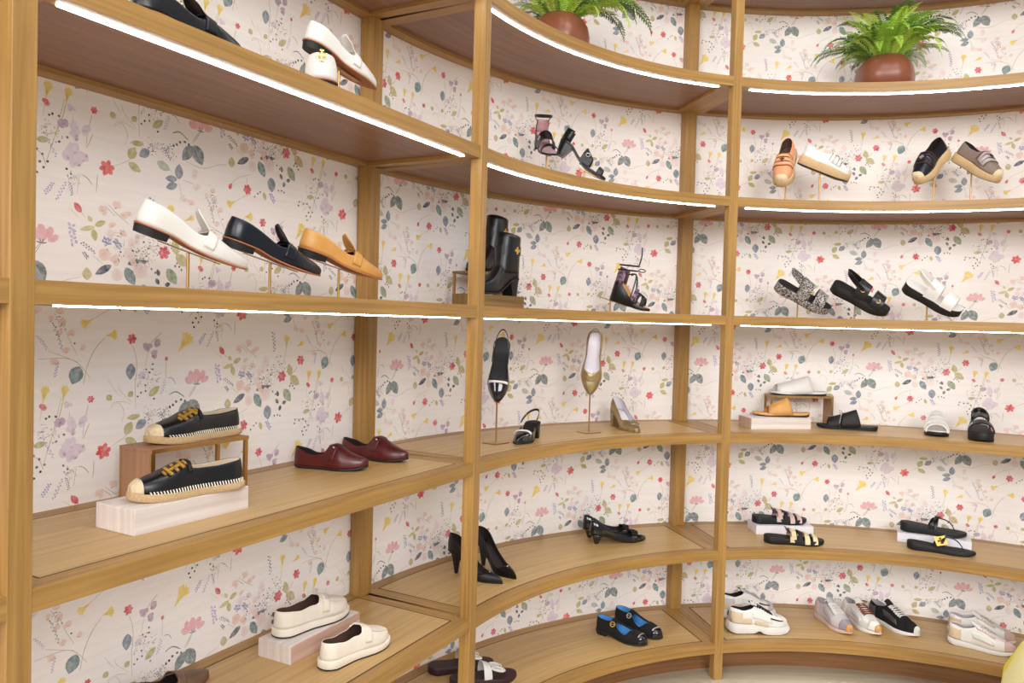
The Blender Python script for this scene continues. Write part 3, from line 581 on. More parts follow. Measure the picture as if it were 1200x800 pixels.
def bar_emblem(a):
    def f(mb):
        for sx in (-1, 1):
            mb.box((sx * a * .62, 0, .0022), (a * .26, a * 1.15, .004)); mb.box((sx * a * .28, 0, .0022), (a * .5, a * .24, .004))
        mb.box((0, a * .42, .002), (a * .22, a * .3, .0036)); mb.box((0, -a * .42, .002), (a * .22, a * .3, .0036)); mb.box((a * 1.0, 0, .002), (a * .2, a * .5, .0035)); mb.box((-a * 1.0, 0, .002), (a * .2, a * .5, .0035))
    return f

# materials for shoes
GOLD = mat('gold_metal', (236, 190, 92), .32, .6); SILVER = mat('silver_metal', (214, 210, 208), .3, .6); BRASS = mat('brass_stand', (186, 146, 92), .32, 1.0)
BLACK = mat('black_leather', (15, 15, 18), .34, bump=.05, bscale=900); BLACKM = mat('black_matte', (14, 13, 15), .62, bump=.1, bscale=600); NAVY = mat('navy_leather', (18, 21, 32), .28, bump=.03, bscale=900)
PATENT = mat('black_patent', (16, 15, 20), .10, coat=.6); SUEDE = mat('black_suede', (16, 15, 15), .9, bump=.3, bscale=1200)
WHITE = mat('white_leather', (228, 224, 218), .42, bump=.04, bscale=800); TAN = mat('tan_leather', (206, 150, 78), .42, var=.08, vscale=25); CREAM = mat('cream_leather', (236, 226, 210), .5, var=.03, bump=.15, bscale=60)
BURG = mat('burgundy_leather', (84, 26, 28), .28, var=.22, vscale=18); BURGD = mat('burgundy_dark', (52, 24, 30), .5); RUBBER = mat('black_rubber', (20, 19, 20), .6)
SOLETAN = mat('tan_sole', (170, 108, 70), .55); LINE_D = mat('dark_lining', (38, 30, 28), .7); LINE_C = mat('cream_lining', (222, 204, 178), .6); LINE_BR = mat('brown_lining', (96, 70, 56), .7)
JUTE = mat('jute_rope', (204, 172, 128), .85, var=.22, vscale=240, bump=.8, bscale=320, stretch=(1, 1, 3)); JUTEW = mat('jute_toe', (226, 204, 168), .85, var=.12, vscale=260, bump=.7, bscale=400)
STITCH = mat('cream_stitch', (236, 226, 206), .7); GOLDL = mat('gold_leather', (158, 136, 92), .30, .55, var=.12, vscale=40); LILAC = mat('pale_insole', (222, 216, 222), .5)
BLUE = mat('blue_lining', (96, 166, 226), .5, var=.1, vscale=60); ORANGE = mat('peach_leather', (226, 158, 112), .45, var=.06, vscale=40); TAUPE = mat('taupe_canvas', (130, 112, 100), .7, var=.1, vscale=300); TAUPEL = mat('grey_band', (172, 160, 158), .4)
PATTERN = mat('woven_pattern', (30, 28, 32), .6, rgb2=(188, 180, 172), vscale=190); WHITEF = mat('white_foam', (226, 223, 218), .6); BEIGE = mat('beige_suede', (216, 194, 164), .85, var=.08, vscale=200); PINKBG = mat('pink_beige_suede', (204, 176, 164), .85, var=.06, vscale=200)
GREYK = mat('grey_knit', (150, 144, 152), .8, var=.12, vscale=300); GREYP = mat('pale_grey_panel', (196, 188, 190), .7); GUM = mat('gum_sole', (206, 152, 86), .5); BROWNL = mat('brown_lace', (120, 62, 34), .8); DKGREY = mat('dark_glitter', (74, 70, 70), .45, var=.4, vscale=500)
BROWN = mat('brown_leather', (112, 84, 64), .5, var=.15, vscale=30); WINE = mat('wine_print_strap', (64, 44, 52), .5, rgb2=(150, 120, 150), vscale=90); GOLDST = mat('champagne_strap', (226, 206, 164), .35, .25); ROSEST = mat('rose_strap', (220, 190, 184), .38, .2); PINKIN = mat('pink_insole', (208, 168, 172), .5); TANI = mat('tan_insole', (214, 160, 96), .5)

def place(heel, toe, roll=0.0, up=(0, 0, 1)):
    h, t = Vector(heel), Vector(toe); x = (t - h).normalized(); u = Vector(up); z = (u - x * u.dot(x)).normalized(); y = z.cross(x)
    m = Matrix((x, y, z)).transposed()
    if roll: m = m @ Matrix.Rotation(roll, 3, 'X')
    m = m.to_4x4(); m.translation = h
    return m, (t - h).length

# ---- each kind of shoe (root at the heel, on its sole)
def loafer(M, L, label, group, col, lining, side=1, heelm=RUBBER, solem=SOLETAN, tongue=True, toe='almond', bit=GOLD, name='loafer', wid=.84, tall=1.0):
    r = thing(name, label, 'shoe', group, M); hh = .017
    zb = [(0, .020), (.25, .018), (.45, .009), (.65, .0055), (.85, .006), (1, .010)]
    ls = Last(L, toe, wid, zb, [(s_, v_ * tall) for s_, v_ in ((0, .060), (.2, .062), (.42, .058), (.55, .051), (.75, .036), (1, .022))], [(0, .60), (.12, .54), (.3, .40), (.46, .36), (.53, .48), (.565, 1), (1, 1)], side=side)
    upper(ls, [col, lining], r)
    slab(ls, ls.zb, lambda t: ls.zb(t) - .0032, solem, r, 'sole', mg=.002)
    heel_block(ls, .25, .002, .24 * L, ls.w(.15) * .96, heelm, r, drop=.004)
    insole(ls, lining, r, s1=.8)
    band(ls, .545, .635, -.86, .86, col, r, 'saddle_strap', .0014, .002, 6, 22, skew=-.035)
    if tongue:
        mb = MB(); rows = []
        for i in range(9):
            f = i / 8; tt = .585 - .115 * f; hwid = ls.w(.5) * (.60 + .1 * f - .38 * max(0, f - .55) ** 1.5 * 3)
            rows.append([Vector((tt * L - .012 * f, ls.yc(tt) + hwid * g, ls.zb(.57) + ls.h(.57) * (1.0 - .14 * g * g) + .036 * f ** 1.1)) for g in [k / 5 - 1 for k in range(11)]])
        mb.grid(rows); mb.build('tongue', col, r, solid=.0022, angle=60, recalc=False)
    if bit: on(ls.frame(.60, 0, .003), cross_emblem(.0085), 'emblem', bit, r)
    return r
def espadrille(M, L, label, group, side=1):
    r = thing('espadrille', label, 'shoe', group, M)
    zb = [(0, .015), (.5, .014), (.85, .016), (1, .021)]
    ls = Last(L, 'round', .90, zb, [(0, .058), (.2, .056), (.42, .058), (.55, .060), (.75, .042), (1, .022)], [(0, .62), (.12, .60), (.3, .52), (.48, .50), (.535, .62), (.56, 1), (1, 1)], side=side, q=.8)
    upper(ls, [BLACK, LINE_C], r); slab(ls, lambda t: ls.zb(t) + .001, [(0, .0015), (.6, 0), (.85, .001), (1, .006)], JUTE, r, 'rope_sole', mg=.0055)
    insole(ls, LINE_C, r, s1=.8)
    band(ls, .925, 1.0, -1, 1, JUTEW, r, 'toe_cap', .0022, .003, 8, 22)
    band(ls, .515, .55, -.62, .62, BLACKM, r, 'vamp_edge', .001, .0015, 3, 14)
    on(ls.frame(.665, .24, .001), bar_emblem(.023), 'emblem', GOLD, r)
    mb = MB()
    for sg in (-1, 1):
        for i in range(34):
            t = .03 + .85 * i / 33
            a = ls.P(t, sg * .985, .001); b = ls.P(t + .004, sg * .93, .0018)
            mb.ribbon([Vector((a.x, a.y + sg * .0045, a.z - .0015)), a + Vector((0, sg * .003, .002)), b], Vector((1, 0, 0)), .0011, .0014)
    mb.build('stitching', STITCH, r, angle=30)['kind'] = 'stuff'
    return r
def driver(M, L, label, group, side=1):
    r = thing('driving_loafer', label, 'shoe', group, M)
    zb = [(0, .012), (.1, .008), (.6, .006), (.85, .009), (1, .018)]
    ls = Last(L, 'snip', .93, zb, [(0, .056), (.2, .056), (.42, .066), (.55, .066), (.75, .043), (1, .020)], [(0, .66), (.12, .58), (.3, .36), (.42, .36), (.47, .55), (.50, 1), (1, 1)], side=side, toeh=.5)
    upper(ls, [BURG, LINE_D], r); slab(ls, ls.zb, [(0, .004), (.08, .0005), (.7, 0), (.85, .002), (1, .011)], RUBBER, r, 'sole', mg=.0005); insole(ls, LINE_D, r, s1=.8)
    band(ls, .55, .63, -.80, .80, BURG, r, 'saddle_strap', .0016, .002, 6, 22, skew=-.05)
    band(ls, .50, .93, -.40, -.37, BURGD, r, 'seam', .0006, .0012, 14, 2); band(ls, .50, .93, .37, .40, BURGD, r, 'seam', .0006, .0012, 14, 2)
    on(ls.frame(.575, -.30, .002), lambda mb: mb.ball((0, 0, 0), .0035, 8), 'stud', SILVER, r)
    return r
def platform_loafer(M, L, label, group, side=1):
    r = thing('loafer', label, 'shoe', group, M)
    zb = [(0, .026), (.5, .022), (.8, .020), (1, .024)]
    ls = Last(L, 'round', 1.0, zb, [(0, .055), (.2, .052), (.42, .062), (.55, .060), (.75, .042), (1, .026)], [(0, .60), (.12, .58), (.3, .46), (.46, .46), (.52, .62), (.55, 1), (1, 1)], side=side)
    upper(ls, [CREAM, LINE_BR], r); slab(ls, ls.zb, [(0, .004), (.15, .003), (.75, .003), (1, .008)], CREAM, r, 'midsole', mg=.0045); slab(ls, [(0, .005), (.15, .004), (.75, .004), (1, .009)], [(0, .0015), (.15, 0), (.75, 0), (1, .005)], RUBBER, r, 'outsole', mg=.0045)
    insole(ls, LINE_BR, r, s1=.8)
    band(ls, .57, .655, -.84, .84, CREAM, r, 'saddle_strap', .0016, .0025, 6, 22, skew=-.05)
    band(ls, .52, .93, -.43, -.39, CREAM, r, 'apron_seam', .0016, .003, 14, 2); band(ls, .52, .93, .39, .43, CREAM, r, 'apron_seam', .0016, .003, 14, 2)
    def f(mb):
        mb.torus((0, .008, .002), Matrix.Identity(3), .005, .0012, 12, 5); mb.torus((0, -.008, .002), Matrix.Identity(3), .005, .0012, 12, 5); mb.tube([(0, -.006, .002), (0, .006, .002)], .0012, 6)
    on(ls.frame(.61, -.25 * side, .003), f, 'horsebit', SILVER, r)
    return r
def boot(M, L, label, group, side=1):
    r = thing('ankle_boot', label, 'boot', group, M)
    zb = [(0, .068), (.2, .062), (.42, .030), (.62, .010), (.8, .007), (1, .012)]
    ls = Last(L, 'almond', .92, zb, [(0, .075), (.2, .085), (.40, .090), (.55, .072), (.75, .046), (1, .026)], [(0, 1), (1, 1)], side=side)
    upper(ls, [BLACK, LINE_D], r); slab(ls, ls.zb, lambda t: max(.0005, ls.zb(t) - .006), RUBBER, r, 'sole', mg=.002); heel_block(ls, .27, .010, .20 * L, ls.w(.15) * .80, BLACK, r, drop=.006)
    mb = MB(); rows = []
    for i in range(15):
        f = i / 14; z = .085 + .135 * f; cx = (.245 - .035 * f) * L; rx = (.235 - .03 * f + .0 * f) * L; ry = (.150 + .012 * f) * L
        rows.append([Vector((cx + rx * math.copysign(abs(math.cos(a)) ** .9, math.cos(a)), ry * math.sin(a), z + (.010 * math.cos(a) if i == 14 else 0))) for a in [2 * PI * k / 28 for k in range(28)]])
    mb.grid(rows, closed=True); mb.build('shaft', [BLACK, LINE_D], r, solid=.0022, angle=60, recalc=False)
    for z, hw in ((.165, .016),):
        mb = MB(); pts = []
        for k in range(28):
            a = 2 * PI * k / 28; f = (z - .085) / .135; cx = (.245 - .035 * f) * L; rx = (.235 - .03 * f) * L + .0018; ry = (.150 + .012 * f) * L + .0018
            pts.append(Vector((cx + rx * math.copysign(abs(math.cos(a)) ** .9, math.cos(a)), ry * math.sin(a), z)))
        mb.ribbon(pts, Vector((0, 0, 1)), hw, .002, closed=True); mb.build('strap', BLACK, r, angle=35)
    for sy in (1, -1):
        m = Matrix.Rotation(-sy * PI / 2, 4, 'X'); m.translation = ((.215) * L, sy * ((.150 + .0072) * L + .0032), .165)
        on(m, cross_emblem(.0135), 'emblem', GOLD, r)
    return r
def heel_pump(M, L, label, group, col, hh, toe='point', kind='stiletto', side=1, lining=LINE_D, stud=True, insm=None, name='pump', cover=None, wid=.84):
    r = thing(name, label, 'shoe', group, M)
    zb = [(0, hh), (.18, hh * .93), (.42, hh * .45), (.62, .008), (.75, .004), (1, .006)]
    ls = Last(L, toe, wid, zb, [(0, .062), (.2, .056), (.45, .048), (.62, .040), (.8, .028), (1, .016)], cover or [(0, .72), (.12, .66), (.3, .42), (.5, .34), (.66, .36), (.715, .6), (.745, 1), (1, 1)], side=side)
    upper(ls, [col, lining], r); slab(ls, ls.zb, lambda t: max(.0004, ls.zb(t) - .004), col, r, 'sole', mg=.001)
    if kind == 'stiletto': heel_block(ls, .20, .028, .040, .006, col, r, pinch=.9, drop=.003)
    elif kind == 'kitten': heel_block(ls, .20, .022, .036, .007, col, r, pinch=.75, drop=.003)
    else: heel_block(ls, .24, .006, .17 * L, ls.w(.15) * .85, col, r, pinch=0, drop=.003)
    insole(ls, insm or lining, r, s1=.9)
    if stud: on(ls.frame(.77, 0, .001), lambda mb: mb.ball((0, 0, 0), .003, 8), 'stud', SILVER, r)
    r['_'] = 0; del r['_']
    return r, ls
def slingback(M, L, label, group, side=1):
    r = thing('slingback_heel', label, 'shoe', group, M); hh = .062
    zb = [(0, hh), (.18, hh * .94), (.42, hh * .5), (.62, .010), (.75, .005), (1, .006)]
    ls = Last(L, 'almond', 1.0, zb, [(0, .05), (.45, .046), (.62, .042), (.8, .032), (1, .020)], [(0, .22), (.3, .20), (.5, .30), (.62, .42), (.67, .6), (.70, 1), (1, 1)], side=side)
    upper(ls, [PATENT, LINE_D], r, s0=.42); slab(ls, lambda t: ls.zb(t) + .001, lambda t: max(.0004, ls.zb(t) - .005), BLACKM, r, 'sole', mg=.001); heel_block(ls, .26, .006, .18 * L, ls.w(.15) * .86, BLACK, r, drop=.003); insole(ls, BLACKM, r, s1=.9)
    mb = MB(); pts = []
    for i in range(25):
        f = i / 24 * 2 - 1; a = f * PI / 2
        pts.append(Vector((.44 * L * (1 - math.cos(a)) - .012 * math.cos(a), math.sin(a) * ls.w(.35) * 1.05, ls.zb(.2) * .55 + .052 + .020 * math.cos(a) - .018 * abs(f) ** 3)))
    mb.ribbon(pts, Vector((0, 0, 1)), .004, .002); mb.build('heel_strap', BLACK, r, angle=35)
    on(Matrix.Translation(pts[4]) @ Matrix.Rotation(PI / 2, 4, 'X'), lambda mb: mb.torus((0, 0, 0), Matrix.Identity(3), .006, .0013, 12, 5), 'buckle', SILVER, r)
    band(ls, .70, .735, -.55, .55, WHITE, r, 'vamp_band', .002, .003, 3, 14)
    return r
def gold_pump(M, L, label, group, side=1):
    r, ls = heel_pump(M, L, label, group, GOLDL, .068, 'almond', 'block', side, LILAC, False, LILAC, wid=1.0, cover=[(0, .74), (.12, .68), (.3, .50), (.5, .48), (.60, .55), (.65, .8), (.68, 1), (1, 1)])
    # twisted vamp with a window in it
    for sg in (-1, 1):
        mb = MB(); pts = [ls.P(.70 + .10 * f, sg * (.55 - .55 * f) , .001) for f in [i / 8 for i in range(9)]]
        mb.ribbon(pts, [ls.N(.7, sg * .3).cross(pts[min(i + 1, 8)] - pts[max(i - 1, 0)]) for i in range(9)], [.006 - .002 * i / 8 for i in range(9)], .003); mb.build('vamp_fold', GOLDL, r, angle=60)
    def f(mb): mb.ball((0, 0, 0), 1, 12)
    m = ls.frame(.80, 0, -.0004) @ Matrix.Diagonal((.007, .011, .0018, 1)); on(m, f, 'vamp_window', LILAC, r)
    return r
def bow_pump(M, L, label, group, side=1):
    r, ls = heel_pump(M, L, label, group, PATENT, .042, 'almond', 'kitten', side, LINE_D, False)
    for sg in (-1, 1):
        mb = MB(); rows = []
        for i in range(7):
            f = i / 6; hw = .004 + .011 * math.sin(f * PI * .75); y = sg * .026 * f
            rows.append([Vector((.755 * L + hw * g, ls.yc(.75) + y, ls.zb(.75) + ls.h(.75) + .004 + .006 * math.sin(f * PI) - .012 * f * f + .003 * abs(g))) for g in (-1, -.4, .4, 1)])
        mb.grid(rows); mb.build('bow_loop', SUEDE, r, solid=.0035, angle=60)
    on(ls.frame(.755, 0, .004), lambda mb: mb.box((0, 0, 0), (.012, .010, .007)), 'bow_knot', SUEDE, r)
    return r
def mary_jane(M, L, label, group, side=1):
    r = thing('mary_jane', label, 'shoe', group, M)
    zb = [(0, .020), (.25, .018), (.5, .009), (.65, .006), (1, .010)]
    ls = Last(L, 'round', 1.0, zb, [(0, .060), (.2, .060), (.45, .056), (.6, .050), (.78, .040), (1, .030)], [(0, .64), (.12, .62), (.25, .60), (.34, .70), (.42, .66), (.50, .42), (.62, .36), (.68, .5), (.715, 1), (1, 1)], side=side, toeh=.5)
    upper(ls, [SUEDE, BLUE], r); slab(ls, ls.zb, lambda t: max(.0004, ls.zb(t) - .012 if t < .28 else ls.zb(t) - .006), RUBBER, r, 'sole', mg=.0025); heel_block(ls, .27, .001, .25 * L, ls.w(.15), RUBBER, r, drop=.006); insole(ls, BLUE, r, s1=.88)
    strap(ls, .38, .024, .058, SUEDE, r, 'ankle_strap', tilt=.5, a0=.06, a1=.94)
    mb = MB(); pts = [Vector(((.38 + .36 * f) * L, ls.yc(.38 + .36 * f), ls.zb(.38 + .36 * f) + (.060 - .014 * f))) for f in [i / 8 for i in range(9)]]
    mb.ribbon(pts, Vector((0, 1, 0)), .0062, .0025); mb.build('t_strap', SUEDE, r, angle=35)
    for sg in (-1,):
        n = Vector((.1, sg * .86, .5)).normalized(); tx = Vector((1, 0, 0)); ty = n.cross(tx).normalized(); m = Matrix((ty.cross(n), ty, n)).transposed().to_4x4(); m.translation = (.385 * L, sg * ls.w(.38) * .90, ls.zb(.38) + .046)
        on(m, lambda mb: (mb.torus((0, 0, .003), Matrix.Identity(3), .010, .0022, 20, 6), mb.box((0, 0, .003), (.018, .002, .002))), 'buckle', GOLD if side > 0 else SILVER, r)
    band(ls, .885, .905, -.42, .42, SILVER, r, 'toe_trim', .001, .0018, 2, 16); band(ls, .91, 1.0, -1, 1, PATENT, r, 'toe_cap', .001, .0012, 8, 20)
    return r
def platform_espadrille(M, L, label, group, col, bandm, lining, side=1, soleh=.034, heelm=None, seam=None):
    seam = seam or LINE_BR
    r = thing('platform_espadrille', label, 'shoe', group, M)
    zb = [(0, soleh + .004), (.5, soleh), (.85, soleh - .004), (1, soleh)]
    ls = Last(L, 'round', .96, zb, [(0, .060), (.2, .058), (.42, .062), (.55, .058), (.75, .042), (1, .026)], [(0, .66), (.12, .62), (.3, .50), (.40, .50), (.46, .62), (.49, 1), (1, 1)], side=side)
    upper(ls, [col, lining], r); slab(ls, lambda t: ls.zb(t) + .001, [(0, .003), (.15, .002), (.7, .002), (1, .009)], JUTE, r, 'rope_sole', mg=.0045); slab(ls, [(0, .004), (.15, .003), (.7, .003), (1, .010)], [(0, .001), (.15, 0), (.7, 0), (1, .007)], RUBBER, r, 'outsole', mg=.002); insole(ls, lining, r, s1=.75)
    for i, t in enumerate((.52, .60, .68)):
        band(ls, t, t + .055, -.80, .80, bandm, r, 'instep_strap', .0020, .0030, 4, 18, skew=-.03 * (i - 1))
    for t in (.515, .585, .665, .742): band(ls, t, t + .007, -.78, .78, seam, r, 'seam_shade', .0026, .0022, 2, 18, skew=-.02)  # dark seam lines, painted as the shade between the straps
    on(ls.frame(.63, 0, .004), cross_emblem(.010), 'emblem', heelm or LINE_D, r)
    band(ls, .93, 1.0, -1, 1, JUTEW, r, 'toe_cap', .0016, .0025, 6, 20)
    return r
def strappy_platform(M, L, label, group, solem, strapm, footm, heel=True, th=.030, buckle=GOLD, side=1, name='sandal', straps=((.47, .054, .068), (.77, .048, .050)), toe='round'):
    r = thing(name, label, 'shoe', group, M)
    ls = Last(L, toe, 1.0, [(0, th + .008), (.3, th + .003), (.7, th - .003), (1, th + .002)], side=side)
    slab(ls, lambda t: ls.zb(t) - .004, [(0, .003), (.12, 0), (.75, 0), (1, .008)], solem, r, 'platform_sole', mg=.003); slab(ls, ls.zb, lambda t: ls.zb(t) - .005, footm, r, 'footbed', mg=.002)
    for t, wd, h in straps:
        s_ = strap(ls, t, wd, h, strapm, r, 'strap', tilt=.28, th=.006, z0=-.006)
        n = Vector((0, -.8, .6)); ty = n.cross(Vector((1, 0, 0))).normalized(); m = Matrix((ty.cross(n), ty, n)).transposed().to_4x4(); m.translation = (t * L, ls.yc(t) - ls.w(t) * .80, ls.zb(t) + h * .52)
        if buckle: on(m, lambda mb: (mb.torus((0, 0, .003), Matrix.Identity(3), .0085, .0018, 14, 5), mb.box((0, 0, .002), (.012, .009, .002))), 'buckle', buckle, r)
    if heel:
        mb = MB(); pts = []
        for i in range(21):
            f = i / 20 * 2 - 1; a = f * PI / 2
            pts.append(Vector((.47 * L * (1 - math.cos(a)) + .11 * L * math.cos(a), math.sin(a) * ls.w(.42) * .98, ls.zb(.3) + .034 + .036 * max(0, math.cos(a)))))
        mb.ribbon(pts, Vector((-.4, 0, 1)), .010, .005); mb.build('heel_strap', strapm, r, angle=35)
    return r
def slide(M, L, label, group, col, solem, footm, side=1, t0=.38, t1=.84, h=.074, split=True, buckle=None):
    r = thing('slide_sandal', label, 'shoe', group, M)
    ls = Last(L, 'round', 1.0, [(0, .021), (.1, .018), (.4, .016), (.7, .014), (1, .018)], side=side)
    slab(ls, lambda t: ls.zb(t) - .008, [(0, .002), (.1, 0), (.8, 0), (1, .006)], solem, r, 'sole', mg=.001); slab(ls, ls.zb, lambda t: ls.zb(t) - .009, footm, r, 'footbed', mg=.003)
    spans = ((t0, t0 + (t1 - t0) * .50), (t0 + (t1 - t0) * .56, t1)) if split else ((t0, t1),)
    for a, b in spans:
        mb = MB(); rows = []
        for i in range(9):
            t = a + (b - a) * i / 8; hh = h * (1.0 - .52 * (t - t0) / (t1 - t0))
            rows.append([Vector((t * L - .006 * math.sin(PI * f) - .11 * L * (1 - math.sin(PI * f)) * (1 - i / 8) * (a == t0), ls.yc(t) - math.cos(PI * f) * (ls.w(t) + .003) * (1 - .05 * math.sin(PI * f)), ls.zb(t) - .006 + hh * max(0, math.sin(PI * f)) ** .7)) for f in [k / 18 for k in range(19)]])
        mb.grid(rows, flip=True); mb.build('strap', [col, footm], r, solid=.0035, angle=60, recalc=False)
    if buckle:
        for a, b in spans:
            t = (a + b) / 2; m = Matrix.Rotation(.9, 4, 'X'); m.translation = (t * L, ls.yc(t) - ls.w(t) * .74, ls.zb(t) + h * (1.0 - .52 * (t - t0) / (t1 - t0)) * .72)
            on(m, lambda mb: mb.box((0, 0, .004), ((b - a) * L * .9, .006, .002)), 'buckle', buckle, r)
    return r
def three_strap(M, L, label, group, strapm, side=1):
    r = thing('sandal', label, 'shoe', group, M)
    ls = Last(L, 'round', .98, [(0, .034), (.3, .030), (.7, .022), (1, .024)], side=side)
    slab(ls, ls.zb, [(0, .003), (.1, 0), (.8, 0), (1, .008)], BLACKM, r, 'platform_sole', mg=.003)
    for t, wd, h in ((.46, .026, .050), (.69, .021, .040), (.83, .020, .032)): strap(ls, t, wd, h, strapm, r, 'strap', tilt=.35, th=.004, z0=-.014)
    strap(ls, .575, .016, .040, BLACKM, r, 'strap', tilt=.35, th=.004, z0=-.008)
    on(Matrix.Translation((.45 * L, -ls.w(.46) * .96, .036)) @ Matrix.Rotation(PI / 2, 4, 'X'), lambda mb: mb.box((0, 0, .002), (.024, .004, .003)), 'buckle', GOLD, r)
    mb = MB(); pts = []
    for i in range(17):
        f = i / 16 * 2 - 1; a = f * PI / 2
        pts.append(Vector((.44 * L - .085 * L * math.cos(a), math.sin(a) * ls.w(.42), .036 + .030 * math.cos(a) ** .6 if math.cos(a) > 1e-6 else .036)))
    mb.ribbon(pts, Vector((-.5, 0, 1)), .007, .003); mb.build('instep_loop', WINE, r, angle=35)
    return r
def flip_flop(M, L, label, group, th, plate=False, side=1):
    r = thing('flip_flop', label, 'shoe', group, M)
    ls = Last(L, 'round', .98, [(0, th + .006), (.3, th), (.7, th * .62), (1, th * .62)], side=side)
    slab(ls, ls.zb, [(0, .003), (.1, 0), (.8, 0), (1, .008)], BLACKM, r, 'platform_sole', mg=.003)
    toe = Vector((.83 * L, ls.yc(.83) + side * .01, ls.zb(.83))); top = Vector((.56 * L, 0, ls.zb(.56) + .048))
    for sg in (-1, 1):
        e = Vector((.44 * L, sg * (ls.w(.44) + .002), ls.zb(.44) - .004)); mb = MB()
        pts = [e.lerp(top, f) + Vector((0, sg * .012 * math.sin(PI * f), .012 * math.sin(PI * f))) for f in [i / 10 for i in range(11)]]
        mb.ribbon(pts, Vector((1, 0, .5)), [.013 - .005 * i / 10 for i in range(11)] if plate else .0055, .004); mb.build('strap', BLACK, r, angle=35)
        if not plate:
            e2 = Vector((.53 * L, sg * (ls.w(.53) + .002), ls.zb(.53) - .004)); mb = MB()
            mb.ribbon([e2.lerp(top, f) + Vector((0, sg * .010 * math.sin(PI * f), .010 * math.sin(PI * f))) for f in [i / 10 for i in range(11)]], Vector((1, 0, .5)), .0055, .004); mb.build('strap', BLACK, r, angle=35)
    mb = MB(); mb.ribbon([top.lerp(toe, f) + Vector((.010 * math.sin(PI * f), 0, .012 * math.sin(PI * f))) for f in [i / 10 for i in range(11)]], Vector((0, 1, 0)), .0048, .004); mb.build('toe_post', BLACK, r, angle=35)
    if plate:
        n = Vector((.1, -.78, .62)).normalized(); ty = n.cross(Vector((1, 0, 0))).normalized(); m = Matrix((ty.cross(n), ty, n)).transposed().to_4x4() @ Matrix.Rotation(.35, 4, 'Z'); m.translation = (.485 * L, -ls.w(.46) * .86, ls.zb(.46) + .028)
        pl = on(m, lambda mb: mb.box((0, 0, .004), (.044, .040, .003)), 'emblem_plate', GOLD, r); on(m @ Matrix.Translation((0, 0, .0055)), cross_emblem(.014), 'emblem', LINE_D, r)
    else:
        on(Matrix.Translation(top), lambda mb: mb.box((0, 0, .004), (.022, .018, .006)), 'strap_knot', BLACK, r)
    return r
